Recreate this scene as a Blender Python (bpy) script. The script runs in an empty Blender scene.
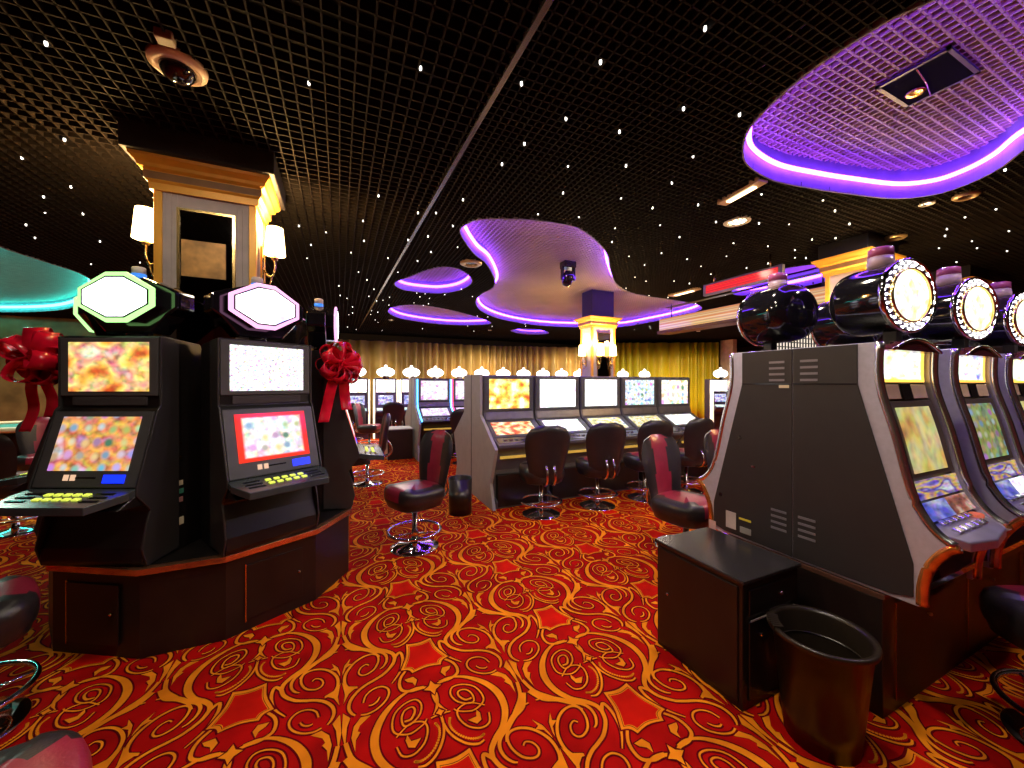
import bpy, bmesh, math, random
from mathutils import Vector, Matrix
C = bpy.context.scene
COL = C.collection
PI = math.pi
R_ = math.radians

# ------------------------------------------------------------------ camera, world, exposure
YAW = R_(24.4)
cd = bpy.data.cameras.new('camera'); cam = bpy.data.objects.new('camera', cd); COL.objects.link(cam)
cam.location = (0, 0, 1.5); cam.rotation_euler = (PI/2, 0, -YAW)
cd.sensor_width = 36; cd.lens = 36*380/1024; cd.clip_start = 0.02; cd.clip_end = 100
C.camera = cam
W = bpy.data.worlds.new('world'); C.world = W; W.use_nodes = True
W.node_tree.nodes['Background'].inputs[0].default_value = (.9, .7, .55, 1)
W.node_tree.nodes['Background'].inputs[1].default_value = 0.05
C.view_settings.view_transform = 'Standard'; C.view_settings.look = 'None'
C.view_settings.gamma = 1; C.view_settings.use_curve_mapping = False
C.view_settings.exposure = 0.35
C.cycles.use_denoising = True
C.cycles.max_bounces = 6; C.cycles.sample_clamp_indirect = 4
CEIL = 3.15

def lamp(name, kind, loc, energy, color=(1, .85, .65), size=.1, rot=None, spot=None, blend=.9):
    l = bpy.data.lights.new(name, kind); l.energy = energy; l.color = color
    if kind == 'AREA': l.size = size
    else: l.shadow_soft_size = size
    if spot: l.spot_size = R_(spot); l.spot_blend = blend
    o = bpy.data.objects.new(name, l); COL.objects.link(o); o.location = loc
    if rot: o.rotation_euler = rot
    return o
# warm downlights of the room, each sits in a ceiling can built further down
FILL_SPOTS = [(.9, .9, 70, 1), (1.99, 1.75, 75, 0), (3.4, .2, 55, 1), (.1, .1, 50, 1), (-.9, 1.75, 52, 1), (4.9, 1.6, 90, 1), (.75, 4.1, 22, 0),
        (.9, 6.6, 32, 1), (4.3, 3.5, 55, 0), (1.2, 10.2, 420, 1), (4.2, 10.9, 420, 1), (7.4, 10.3, 420, 1), (10.2, 8.4, 460, 1), (12, 6.6, 260, 1), (-4.2, 6.6, 110, 1), (-1.7, 9.6, 150, 1), (-6, 10.6, 300, 1), (6.4, 6.2, 60, 1)]
for x, y, e, vis in FILL_SPOTS:
    w = (x, y) in ((-.9, 1.75), (4.9, 1.6)); lamp('ceiling_spot', 'SPOT', (x, y, CEIL-.03), e*(.8 if w else 1), (1, .86, .66), .07, (0, 0, 0), 178 if w else 168, .3 if w else 1.0)

# ------------------------------------------------------------------ projection helpers (measuring only)
F0, F1 = math.sin(YAW), math.cos(YAW)
def at_z(u, v, z):
    d = (z-1.5)*380/(384-v); l = (u-512)/380*d
    return (d*F0+l*F1, d*F1-l*F0)

# ------------------------------------------------------------------ materials
MATS = {}
def nt(name):
    m = bpy.data.materials.new(name); m.use_nodes = True
    t = m.node_tree; return m, t, t.nodes['Principled BSDF']
def mat(name, col, rough=.5, metal=0, em=None, es=0, var=.12, vs=9, bump=0, bs=200, coat=0, trans=0, alpha=None):
    if name in MATS: return MATS[name]
    m, t, b = nt(name)
    tc = t.nodes.new('ShaderNodeTexCoord'); n = t.nodes.new('ShaderNodeTexNoise'); n.inputs['Scale'].default_value = vs
    t.links.new(tc.outputs['Object'], n.inputs['Vector'])
    r = t.nodes.new('ShaderNodeValToRGB'); r.color_ramp.elements[0].position = .3; r.color_ramp.elements[1].position = .7
    r.color_ramp.elements[0].color = tuple(c*(1-var) for c in col)+(1,)
    r.color_ramp.elements[1].color = tuple(min(1, c*(1+var)) for c in col)+(1,)
    t.links.new(n.outputs['Fac'], r.inputs['Fac']); t.links.new(r.outputs['Color'], b.inputs['Base Color'])
    b.inputs['Roughness'].default_value = rough; b.inputs['Metallic'].default_value = metal
    if coat: b.inputs['Coat Weight'].default_value = coat; b.inputs['Coat Roughness'].default_value = .08
    if trans: b.inputs['Transmission Weight'].default_value = trans
    if em:
        b.inputs['Emission Color'].default_value = tuple(em)+(1,); b.inputs['Emission Strength'].default_value = es
    if bump:
        n2 = t.nodes.new('ShaderNodeTexNoise'); n2.inputs['Scale'].default_value = bs
        t.links.new(tc.outputs['Object'], n2.inputs['Vector'])
        bp = t.nodes.new('ShaderNodeBump'); bp.inputs['Strength'].default_value = bump; bp.inputs['Distance'].default_value = .004
        t.links.new(n2.outputs['Fac'], bp.inputs['Height']); t.links.new(bp.outputs['Normal'], b.inputs['Normal'])
    MATS[name] = m
    if name.startswith('carpet') or name in ('vent_void', 'black_plenum', 'black_metal_grid'): b.inputs['Specular IOR Level'].default_value = .08
    return m
def screen(name, cols, scale=7, strength=1.3, cells=None, seed=0, frame=None, tint=.6):
    """a lit display: soft coloured picture, optional rows of symbols, optional coloured frame"""
    if name in MATS: return MATS[name]
    m, t, b = nt(name); N = t.nodes.new; L = t.links.new
    tc = N('ShaderNodeTexCoord')
    mp = N('ShaderNodeMapping'); mp.inputs['Location'].default_value = (seed*1.7, 0, seed*2.3); mp.inputs['Scale'].default_value = (1.3, 0, 1)
    L(tc.outputs['Generated'], mp.inputs['Vector'])
    n = N('ShaderNodeTexNoise'); n.inputs['Scale'].default_value = scale; n.inputs['Detail'].default_value = .6; n.inputs['Roughness'].default_value = .4
    L(mp.outputs['Vector'], n.inputs['Vector'])
    r = N('ShaderNodeValToRGB'); e = r.color_ramp.elements
    k = len(cols)
    e[0].position = .28; e[0].color = cols[0]+(1,); e[1].position = .72; e[1].color = cols[-1]+(1,)
    for i in range(1, k-1):
        q = e.new(.28+.44*i/(k-1)); q.color = cols[i]+(1,)
    n.inputs['Scale'].default_value = scale*.55
    L(n.outputs['Fac'], r.inputs['Fac']); out = r.outputs['Color']
    n2 = N('ShaderNodeTexNoise'); n2.inputs['Scale'].default_value = scale*1.5; n2.inputs['Detail'].default_value = 1.2; L(mp.outputs['Vector'], n2.inputs['Vector'])
    gm = N('ShaderNodeMapRange'); gm.data_type = 'FLOAT_VECTOR'
    gm.inputs[7].default_value = (.36,)*3; gm.inputs[8].default_value = (.62,)*3; gm.inputs[9].default_value = (1-tint,)*3; gm.inputs[10].default_value = (1.15,)*3
    hs0 = N('ShaderNodeHueSaturation'); hs0.inputs['Saturation'].default_value = .5; L(n2.outputs['Color'], hs0.inputs['Color']); L(hs0.outputs['Color'], gm.inputs[6])
    vm = N('ShaderNodeVectorMath'); vm.operation = 'MULTIPLY'; L(out, vm.inputs[0]); L(gm.outputs[1], vm.inputs[1]); out = vm.outputs[0]
    if cells:
        m2 = N('ShaderNodeMapping'); m2.inputs['Scale'].default_value = (cells[0], 0, cells[1]); L(tc.outputs['Generated'], m2.inputs['Vector'])
        v = N('ShaderNodeTexVoronoi'); v.inputs['Scale'].default_value = 1; v.inputs['Randomness'].default_value = .25; L(m2.outputs['Vector'], v.inputs['Vector'])
        rr = N('ShaderNodeValToRGB'); rr.color_ramp.elements[0].position = .18; rr.color_ramp.elements[0].color = (1, 1, 1, 1); rr.color_ramp.elements[1].position = .42; rr.color_ramp.elements[1].color = (0, 0, 0, 1)
        L(v.outputs['Distance'], rr.inputs['Fac'])
        hs = N('ShaderNodeHueSaturation'); hs.inputs['Saturation'].default_value = .75; hs.inputs['Value'].default_value = .9; L(v.outputs['Color'], hs.inputs['Color'])
        mx = N('ShaderNodeMix'); mx.data_type = 'RGBA'; L(rr.outputs['Color'], mx.inputs['Factor']); L(out, mx.inputs['A']); L(hs.outputs['Color'], mx.inputs['B']); out = mx.outputs['Result']
    if frame:
        sp = N('ShaderNodeSeparateXYZ'); L(tc.outputs['Generated'], sp.inputs[0])
        def edge(o):
            a = N('ShaderNodeMath'); a.operation = 'SUBTRACT'; L(o, a.inputs[0]); a.inputs[1].default_value = .5
            c = N('ShaderNodeMath'); c.operation = 'ABSOLUTE'; L(a.outputs[0], c.inputs[0]); return c.outputs[0]
        mxx = N('ShaderNodeMath'); mxx.operation = 'MAXIMUM'; L(edge(sp.outputs[0]), mxx.inputs[0]); L(edge(sp.outputs[2]), mxx.inputs[1])
        g = N('ShaderNodeMapRange'); g.inputs[1].default_value = .39; g.inputs[2].default_value = .43; L(mxx.outputs[0], g.inputs[0])
        mx = N('ShaderNodeMix'); mx.data_type = 'RGBA'; L(g.outputs[0], mx.inputs['Factor']); L(out, mx.inputs['A']); mx.inputs['B'].default_value = frame+(1,); out = mx.outputs['Result']
    L(out, b.inputs['Emission Color']); b.inputs['Emission Strength'].default_value = strength
    b.inputs['Base Color'].default_value = (.02, .02, .02, 1); b.inputs['Roughness'].default_value = .15
    MATS[name] = m; return m
def glow(name, col, s): return mat(name, (.05, .05, .05), .4, em=col, es=s, var=0)

black = mat('black_laminate', (.010, .008, .008), .32, var=.25)
blackwood = mat('black_wood_veneer', (.014, .008, .007), .38, var=.4, vs=4)
charcoal = mat('charcoal_steel', (.028, .026, .027), .42, var=.1, bump=.1)
panelgrey = mat('dark_side_panel', (.028, .024, .026), .48, var=.08)
gloss = mat('gloss_black_plastic', (.008, .007, .010), .08, coat=.6)
silver = mat('silver_violet_light_tint', (.58, .56, .70), .3, .3, var=.06, vs=40)  # silver, with the violet light falling on it tinted into the colour
bankgrey = mat('grey_end_panel', (.36, .35, .33), .5, var=.06)
chrome = mat('chrome', (.85, .83, .82), .06, 1, var=.02)
copper = mat('copper_trim', (.72, .33, .17), .2, .9, var=.2, vs=14)
orange = mat('orange_chrome', (.85, .26, .06), .2, .75, var=.3, vs=20)
brass = mat('brass', (.85, .58, .22), .22, 1, var=.1)
gold = mat('gold_paint', (.90, .43, .04), .42, .15, var=.08)
cream = mat('cream_plastic', (.75, .66, .48), .45)
leather_b = mat('black_leather', (.022, .018, .020), .3, var=.2, bump=.25, bs=120)
leather_r = mat('burgundy_leather', (.28, .018, .045), .28, var=.15, bump=.2, bs=120)
bezel = mat('bezel_plastic', (.085, .085, .092), .32)
speaker_m = mat('speaker_mesh', (.05, .045, .05), .7, bump=.8, bs=400)
beige_sp = mat('beige_speaker', (.80, .60, .42), .6, bump=.6, bs=400)
ribbon = mat('red_satin_ribbon', (.85, .008, .04), .22, .0, var=.3, vs=12, coat=.4)
glass_w = mat('clear_beacon_plastic', (.85, .6, .7), .12, trans=.5)

# ------------------------------------------------------------------ mesh builder
class MB:
    def __init__(s): s.v = []; s.f = []; s.mi = []; s.sm = []
    def add(s, vs, fs, mi=0, smooth=False, M=None):
        o = len(s.v)
        if M is not None: vs = [tuple(M @ Vector(p)) for p in vs]
        s.v += [tuple(p) for p in vs]; s.f += [tuple(i+o for i in f) for f in fs]
        s.mi += [mi]*len(fs); s.sm += [smooth]*len(fs); return s
    def box(s, x0, x1, y0, y1, z0, z1, mi=0, M=None):
        vs = [(x, y, z) for x in (x0, x1) for y in (y0, y1) for z in (z0, z1)]
        return s.add(vs, [(0, 1, 3, 2), (4, 6, 7, 5), (0, 4, 5, 1), (2, 3, 7, 6), (0, 2, 6, 4), (1, 5, 7, 3)], mi, False, M)
    def prism(s, prof, x0, x1, mi=0, M=None):          # prof: (y,z) loop, extruded along x
        n = len(prof); vs = [(x0, y, z) for y, z in prof]+[(x1, y, z) for y, z in prof]
        fs = [tuple(range(n)), tuple(reversed(range(n, 2*n)))]+[(i, i+n, (i+1) % n+n, (i+1) % n) for i in range(n)]
        return s.add(vs, fs, mi, False, M)
    def slab(s, loop, z0, z1, mi=0, M=None):           # loop: (x,y), extruded along z
        n = len(loop); vs = [(x, y, z0) for x, y in loop]+[(x, y, z1) for x, y in loop]
        fs = [tuple(reversed(range(n))), tuple(range(n, 2*n))]+[(i, (i+1) % n, (i+1) % n+n, i+n) for i in range(n)]
        return s.add(vs, fs, mi, False, M)
    def lathe(s, prof, seg=24, mi=0, M=None, smooth=True):   # prof: (r,z)
        n = len(prof); vs = []
        for i in range(seg):
            a = 2*PI*i/seg
            vs += [(r*math.cos(a), r*math.sin(a), z) for r, z in prof]
        fs = [(i*n+j, ((i+1) % seg)*n+j, ((i+1) % seg)*n+j+1, i*n+j+1) for i in range(seg) for j in range(n-1)]
        if n >= 5 and prof[0][0] > 1e-6 and prof[-1][0] > 1e-6:      # a ring: close the section, no caps
            if prof[0] != prof[-1]: fs += [(i*n+n-1, ((i+1) % seg)*n+n-1, ((i+1) % seg)*n, i*n) for i in range(seg)]
            return s.add(vs, fs, mi, smooth, M)
        if prof[0][0] > 1e-6: fs.append(tuple(i*n for i in reversed(range(seg))))
        if prof[-1][0] > 1e-6: fs.append(tuple(i*n+n-1 for i in range(seg)))
        return s.add(vs, fs, mi, smooth, M)
    def cyl(s, x, y, z0, z1, r, seg=16, mi=0, M=None): 
        T = Matrix.Translation((x, y, 0)); T = M @ T if M is not None else T
        return s.lathe([(r, z0), (r, z1)], seg, mi, T, True)
    def tube(s, pts, r, seg=8, mi=0, closed=False, M=None):
        pts = [Vector(p) for p in pts]; n = len(pts); vs = []; up = Vector((0, 0, 1))
        for i, p in enumerate(pts):
            if closed: d = pts[(i+1) % n]-pts[i-1]
            else: d = pts[min(i+1, n-1)]-pts[max(i-1, 0)]
            d.normalize(); a = up if abs(d.z) < .95 else Vector((1, 0, 0))
            e1 = d.cross(a).normalized(); e2 = d.cross(e1).normalized()
            rr = r[i] if isinstance(r, (list, tuple)) else r
            vs += [p+e1*rr*math.cos(2*PI*k/seg)+e2*rr*math.sin(2*PI*k/seg) for k in range(seg)]
        m = n if closed else n-1
        fs = [(i*seg+k, i*seg+(k+1) % seg, ((i+1) % n)*seg+(k+1) % seg, ((i+1) % n)*seg+k) for i in range(m) for k in range(seg)]
        if not closed: fs += [tuple(reversed(range(seg))), tuple((n-1)*seg+k for k in range(seg))]
        return s.add(vs, fs, mi, True, M)
    def grid(s, rows, mi=0, smooth=True, M=None, closed=False):
        n = len(rows[0]); vs = [p for r in rows for p in r]; k = len(rows)
        fs = [(i*n+j, i*n+j+1, ((i+1) % k)*n+j+1, ((i+1) % k)*n+j) for i in range(k if closed else k-1) for j in range(n-1)]
        return s.add(vs, fs, mi, smooth, M)
    def build(s, name, mats, parent=None, loc=None, bevel=0, recalc=True, subsurf=0):
        me = bpy.data.meshes.new(name); me.from_pydata(s.v, [], s.f)
        for m in (mats if isinstance(mats, (list, tuple)) else [mats]): me.materials.append(m)
        me.polygons.foreach_set('material_index', s.mi); me.polygons.foreach_set('use_smooth', s.sm)
        if recalc and len(s.f) < 20000:
            bm = bmesh.new(); bm.from_mesh(me); bmesh.ops.recalc_face_normals(bm, faces=bm.faces); bm.to_mesh(me); bm.free()
        me.update()
        o = bpy.data.objects.new(name, me); COL.objects.link(o)
        if parent: o.parent = parent
        if loc: o.location = loc
        if bevel:
            b = o.modifiers.new('bevel', 'BEVEL'); b.width = bevel; b.segments = 2; b.limit_method = 'ANGLE'; b.angle_limit = R_(35)
        if subsurf:
            u = o.modifiers.new('sub', 'SUBSURF'); u.levels = u.render_levels = subsurf
        return o
def tag(o, label, cat, group=None):
    o['label'] = label; o['category'] = cat
    if group: o['group'] = group
    return o
def struct(o): o['kind'] = 'structure'; return o
def thing(name, label, cat, loc=(0, 0, 0), rz=0, group=None):
    o = bpy.data.objects.new(name, None); COL.objects.link(o); o.empty_display_size = .1
    o.location = loc; o.rotation_euler = (0, 0, rz); return tag(o, label, cat, group)
def kids(o): return [c for c in ALL_KIDS.get(o.name, [])] if False else list(o.children)
def copy_tree(o, parent=None):
    c = o.copy(); COL.objects.link(c)
    if parent: c.parent = parent
    for ch in list(o.children): copy_tree(ch, c)
    return c
def dup(root, loc, rz, label, group=None):
    r = copy_tree(root); r.location = loc; r.rotation_euler = (0, 0, rz); r['label'] = label
    if group: r['group'] = group
    return r
def catmull(pts, n=8, closed=False):
    pts = [Vector(p) for p in pts]; k = len(pts); out = []
    rng = range(k) if closed else range(k-1)
    for i in rng:
        if closed: a, b, c, d = pts[i-1], pts[i], pts[(i+1) % k], pts[(i+2) % k]
        else: a, b, c, d = pts[max(i-1, 0)], pts[i], pts[i+1], pts[min(i+2, k-1)]
        for j in range(n):
            t = j/n
            out.append(.5*((2*b)+(-a+c)*t+(2*a-5*b+4*c-d)*t*t+(-a+3*b-3*c+d)*t**3))
    if not closed: out.append(pts[-1])
    return out
class Prof:                                            # a front surface seen from the side: (s out, z), top to bottom
    def __init__(s, pts): s.p = pts
    def at(s, a):
        for (s0, z0), (s1, z1) in zip(s.p, s.p[1:]):
            L = math.hypot(s1-s0, z1-z0)
            if a <= L+1e-9 or (s1, z1) == s.p[-1]:
                t = a/L; d = ((s1-s0)/L, (z1-z0)/L); return (s0+(s1-s0)*t, z0+(z1-z0)*t), (-d[1], d[0])
            a -= L
    def arc(s, z):
        a = 0
        for (s0, z0), (s1, z1) in zip(s.p, s.p[1:]):
            L = math.hypot(s1-s0, z1-z0)
            if z1 <= z <= z0 and z0 != z1: return a+L*(z0-z)/(z0-z1)
            a += L
        return a
    def panel(s, mb, x0, x1, z0, z1, off, th=.006, n=1, mi=0, arcs=None):   # slab lying on the surface between heights z0 > z1
        a0, a1 = arcs or (s.arc(z0), s.arc(z1)); rows = []
        for i in range(n+1):
            (ps, pz), nn = s.at(a0+(a1-a0)*(i/n)*.9999+1e-5)
            o = (ps+nn[0]*off, pz+nn[1]*off); q = (ps+nn[0]*(off-th), pz+nn[1]*(off-th))
            rows.append((o, q))
        loop = [(-r[0][0], r[0][1]) for r in rows]+[(-r[1][0], r[1][1]) for r in reversed(rows)]
        mb.prism(loop, x0, x1, mi); return mb

# ------------------------------------------------------------------ carpet with woven scroll pattern
def carpet():
    def q(x, y): return Vector(at_z(200+x/4.57, 600+y/4.57, 0))
    xB = q(632, 170).x*.5+q(665, 640).x*.5
    PX, PY = .82, .745
    def tr(pts): return [q(*p)-Vector((xB, 0)) for p in pts]
    strokes = [
     ([(330,168),(380,155),(440,153),(500,170),(533,205),(525,255),(480,310),(425,350),(385,385),(372,412)], [4,8,14,24,30,26,22,20,18,16]),
     ([(372,412),(385,440),(430,460),(480,462),(530,460),(575,468),(605,490),(612,520),(600,550),(582,572)], [16,14,13,12,12,12,12,11,9,5]),
     ([(372,412),(345,400),(328,430),(328,470),(345,505),(390,535)], [14,12,12,10,8,3]),
     ([(632,170),(612,215),(562,262),(500,312),(445,348),(420,378),(418,405),(435,422),(455,425)], [14,15,15,14,13,12,10,8,4]),
     ([(631,205),(595,250),(540,285),(485,328),(455,362)], [22,22,14,9,4]),
     ([(628,238),(575,256),(520,290),(475,325)], [5,7,6,4]),
     ([(570,447),(608,428),(630,392),(625,352),(590,325),(545,318),(498,328),(468,350),(463,382),(483,407),(518,412),(548,402),(563,382),(553,364),(528,362),(512,374)], [9,10,11,11,10,10,9,9,8,8,7,7,6,6,5,5]),
     ([(555,587),(520,605),(470,612),(425,600),(407,575),(415,545),(450,515),(495,503),(530,512),(542,538)], [6,7,7,7,7,7,7,6,6,5]),
     ([(457,562),(470,575),(495,577),(515,568)], [4,6,7,5]),
     ([(375,85),(425,105),(425,135),(385,157),(330,172),(290,195),(275,228),(285,255),(298,262)], [8,11,12,12,12,11,10,9,5]),
     ([(420,222),(392,228),(375,215),(385,200),(415,195),(430,208),(422,232),(390,240),(355,232),(347,210),(370,187),(415,178),(455,185),(468,210),(455,235),(400,262),(345,265),(328,258)], [7,8,7,6,6,6,6,6,6,6,6,6,6,6,6,6,5,4]),
     ([(455,245),(400,238),(345,258),(328,285),(345,312),(390,318),(435,300),(455,268)], [4,5,6,6,6,6,6,4]),
     ([(310,265),(272,275),(258,305),(265,340),(300,365),(345,368),(378,355)], [5,7,8,8,8,8,5]),
    ]
    polys = [
     [(640,350),(625,325),(595,322),(612,312),(602,292),(630,310),(640,335)],
     [(643,380),(628,408),(570,442),(612,452),(637,484),(630,445)],
     [(505,622),(555,600),(590,620),(602,665),(585,742),(580,690),(558,668),(572,655),(560,635)],
     [(640,525),(605,570),(622,600),(632,692),(646,610)],
     [(318,560),(265,574),(240,605),(252,632),(268,604),(300,582)],
     [(412,260),(398,282),(358,294),(385,305),(410,292),(420,270)],
    ]
    dots = catmull(tr([(293,288),(280,305),(280,325),(298,343),(330,352),(365,348),(388,338)]), 4)
    S = [(tr(p), [w*.00112 for w in ws]) for p, ws in strokes]
    Pl = [tr(p) for p in polys]
    uA = -PX/2
    stc = q(200, 470).y
    st = [tr([p])[0] for p in [(328,385),(300,515),(180,572)]]
    st = [(max(.05, st[0].x-uA), st[0].y), (max(.08, st[1].x-uA), st[1].y), (max(.04, st[2].x-uA), st[2].y)]
    y0, y1, y2 = st[0][1], st[1][1], st[2][1]
    hexa = []
    def arcpt(a, b, k, bul):
        for j in range(k):
            t = j/k; m = bul*4*t*(1-t); x = a[0]+(b[0]-a[0])*t; y = a[1]+(b[1]-a[1])*t
            dx, dy = -x, (y0+y2)/2-y; l = math.hypot(dx, dy)+1e-6
            hexa.append(Vector((uA+x+dx/l*m, y+dy/l*m)))
    V = [(-.062, y0), (.062, y0), (.112, y1+.01), (.066, y2), (-.066, y2), (-.112, y1+.01)]
    for i in range(6): arcpt(V[i], V[(i+1) % 6], 5, .012)
    mb_base = MB(); mats = []
    red = mat('carpet_red', (.42, .003, .002), .9, var=.30, vs=5, bump=.5, bs=420)
    dark = mat('carpet_dark_red', (.12, .0, .003), .92, var=.35, vs=5, bump=.5, bs=420)
    yel = mat('carpet_orange_yellow', (.88, .25, .008), .9, var=.22, vs=6, bump=.5, bs=420)
    bright = mat('carpet_bright_red', (.60, .008, .002), .9, var=.2, vs=6, bump=.5, bs=420)
    mats = [red, dark, yel, bright]
    vs = []; fs = []; mi = []
    def quadstrip(pts, ws, z, m, ext):
        o = len(vs); n = len(pts)
        for i, p in enumerate(pts):
            d = pts[min(i+1, n-1)]-pts[max(i-1, 0)]
            if d.length < 1e-9: d = Vector((1, 0))
            d.normalize(); nn = Vector((-d.y, d.x)); w = ws[i]/2+ext
            a = p+nn*w; b = p-nn*w; vs.append((a.x, a.y, z)); vs.append((b.x, b.y, z))
        for i in range(n-1):
            for tri in ((o+2*i, o+2*i+1, o+2*i+3), (o+2*i, o+2*i+3, o+2*i+2)):
                a, b, c = (vs[k] for k in tri); ar = (b[0]-a[0])*(c[1]-a[1])-(b[1]-a[1])*(c[0]-a[0])
                if abs(ar) < 1e-8: continue
                fs.append(tri if ar > 0 else (tri[0], tri[2], tri[1])); mi.append(m)
    def poly(pts, z, m):
        o = len(vs); vs.extend((p.x, p.y, z) for p in pts); fs.append(tuple(range(o, o+len(pts)))); mi.append(m)
    def grow(pts, e):
        c = sum(pts, Vector((0, 0)))/len(pts); return [p+(p-c).normalized()*e for p in pts]
    def tile(dx, dy, det):
        for sgn in (1, -1):
            def T(p): return Vector((p.x*sgn+dx, p.y+dy))
            for si, (pts, ws) in enumerate(S):
                zo = (si*2+(sgn > 0))*.00002
                c = catmull(pts, det); n = len(pts)-1
                w = []
                for i in range(len(c)):
                    f = min(i/det, n); k = min(int(f), n-1); w.append(ws[k]+(ws[k+1]-ws[k])*(f-k))
                c = [T(p) for p in c]
                if det > 2: quadstrip(c, w, .0004+zo, 1, .0085)
                quadstrip(c, w, .0014+zo, 2, .0008)
            for pi_, pp in enumerate(Pl):
                pp = [T(p) for p in pp]; zo = (pi_*2+(sgn > 0))*.00002
                if det > 2: poly(grow(pp, .008), .0010+zo*.5, 1)
                poly(pp, .0020+zo, 2)
            if det > 2:
                for p in dots:
                    p = T(p); poly([p+Vector((math.cos(a), math.sin(a)))*.0062 for a in [k*PI/3 for k in range(6)]], .0023, 2)
        A = Vector((dx+uA, dy))
        h = [Vector((p.x+dx, p.y+dy)) for p in hexa]; c = sum(h, Vector((0, 0)))/len(h)
        poly([c+(p-c)*1.22 for p in h], .0024, 1); poly([c+(p-c)*1.13 for p in h], .0026, 2); poly([c+(p-c)*.97 for p in h], .0028, 1)
        poly([c+(p-c)*.94 for p in h], .0030, 2); poly([c+(p-c)*.90 for p in h], .0032, 3)
        for (cx, cy, r, rr) in ((q(250, 273).x-xB, q(250, 273).y, .019, .011), (q(265, 195).x-xB, q(265, 195).y, .043, .02)):
            cx = uA
            pts = []
            for k in range(8):
                a = k*PI/4; r_ = r if k % 2 == 0 else rr
                pts.append(Vector((dx+cx+r_*math.cos(a), dy+cy+r_*math.sin(a)*1.1)))
            poly(grow(pts, .009), .0024, 1); poly(pts, .0027, 2)
    import itertools
    for i in range(-12, 20):
        for j in range(-4, 14):
            x = xB+i*PX; y = j*PY
            yc = y+2.4
            d = x*F0+yc*F1; l = x*F1-yc*F0
            if d < .2 or abs(l) > d*1.9+1.4 or yc > 12.5: continue
            det = 7 if d < 3.2 else (4 if d < 6 else 2)
            tile(x, y, det)
    o = len(vs); vs.extend([(-10.1, -5, 0), (17, -5, 0), (17, 14, 0), (-10.1, 14, 0)]); fs.append((o, o+1, o+2, o+3)); mi.append(0)
    me = bpy.data.meshes.new('floor'); me.from_pydata(vs, [], fs)
    for m in mats: me.materials.append(m)
    me.polygons.foreach_set('material_index', mi); me.update()
    bm = bmesh.new(); bm.from_mesh(me)
    for f in bm.faces:
        f.normal_update()
        if f.normal.z < 0: f.normal_flip()
    bm.to_mesh(me); bm.free()
    ob = bpy.data.objects.new('floor', me); COL.objects.link(ob); struct(ob)
carpet()

# ------------------------------------------------------------------ ceiling: black open-cell grid with curved openings
def px_loop(pts, z=CEIL, n=6): return [Vector((p.x, p.y)) for p in catmull([Vector(at_z(u, v, z)) for u, v in pts], n, True)]
COVES = {}
COVES['big'] = px_loop([(744,148),(752,126),(781,96),(814,69),(855,42),(895,18),(935,0),(985,-30),(1060,-45),(1140,-20),(1170,40),(1110,95),(1060,128),(1024,149),(999,168),(969,183),(935,194),(895,198),(848,193),(814,188),(775,180),(749,165)])
COVES['mid'] = px_loop([(461,233),(474,253),(487,264),(495,280),(493,288),(482,294),(476,302),(482,311),(498,318),(521,323),(549,326),(580,327),(618,327),(650,322),(684,315),(701,309),(695,304),(672,300),(635,294),(617,285),(610,270),(607,255),(597,242),(581,230),(567,225),(530,220),(497,219),(478,220),(466,225)])
COVES['oval'] = px_loop([(395,283),(402,289),(420,292),(440,293),(459,290),(471,283),(469,276),(458,269),(444,267),(428,270),(412,276)])
COVES['leaf'] = px_loop([(388,311),(400,318),(430,323),(460,325),(488,324),(488,321),(470,315),(445,309),(418,305),(398,306)])
COVES['far'] = px_loop([(511,331),(525,334),(545,334),(548,332),(535,329),(518,329)])
COVES['right'] = px_loop([(732,291),(738,295),(760,294),(800,287),(830,280),(870,270),(850,262),(800,266),(765,273),(742,282)])
COVES['teal'] = px_loop([(-60,222),(0,247),(45,262),(85,276),(93,290),(84,303),(55,310.5),(0,312),(-60,309)], n=5)
def crossings(poly, axis, c):
    out = []
    for a, b in zip(poly, poly[1:]+poly[:1]):
        if (a[axis]-c)*(b[axis]-c) < 0:
            t = (c-a[axis])/(b[axis]-a[axis]); out.append(a[1-axis]+(b[1-axis]-a[1-axis])*t)
    return sorted(out)
X0, X1, Y0, Y1 = -10.0, 16.5, -3.0, 13.6
PIL = [(-.847, 3.5), (4.77, 6.3), (5.59, 2.41), (8.3, 2.41)]
CS = .075
def slats(mb, z0, z1, w, inside=None, outside=None, step=CS, rng=None):
    x0, x1, y0, y1 = rng or (X0, X1, Y0, Y1)
    for axis in (0, 1):
        lo, hi, a0, a1 = (x0, x1, y0, y1) if axis == 0 else (y0, y1, x0, x1)
        k = math.ceil(lo/step)
        while k*step < hi:
            c = k*step+1e-5; k += 1
            if inside:
                cr = crossings(inside, axis, c); segs = list(zip(cr[::2], cr[1::2]))
            else:
                segs = [(a0, a1)]
                for pl in outside:
                    cr = crossings(pl, axis, c)
                    for h0, h1 in zip(cr[::2], cr[1::2]):
                        h0 -= .016; h1 += .016
                        ns = []
                        for s0, s1 in segs:
                            if h1 <= s0 or h0 >= s1: ns.append((s0, s1)); continue
                            if h0 > s0: ns.append((s0, h0))
                            if h1 < s1: ns.append((h1, s1))
                        segs = ns
            for s0, s1 in segs:
                if s1-s0 < .01: continue
                if axis == 0: mb.box(c-w/2, c+w/2, s0, s1, z0, z1)
                else: mb.box(s0, s1, c-w/2, c+w/2, z0, z1)
grid_m = mat('black_metal_grid', (.014, .011, .010), .75, .0, var=.15, vs=2)
plenum = mat('black_plenum', (.004, .004, .004), .9)
SEAM = [(.94, -3.1), (.485, 13.7)]
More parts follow.
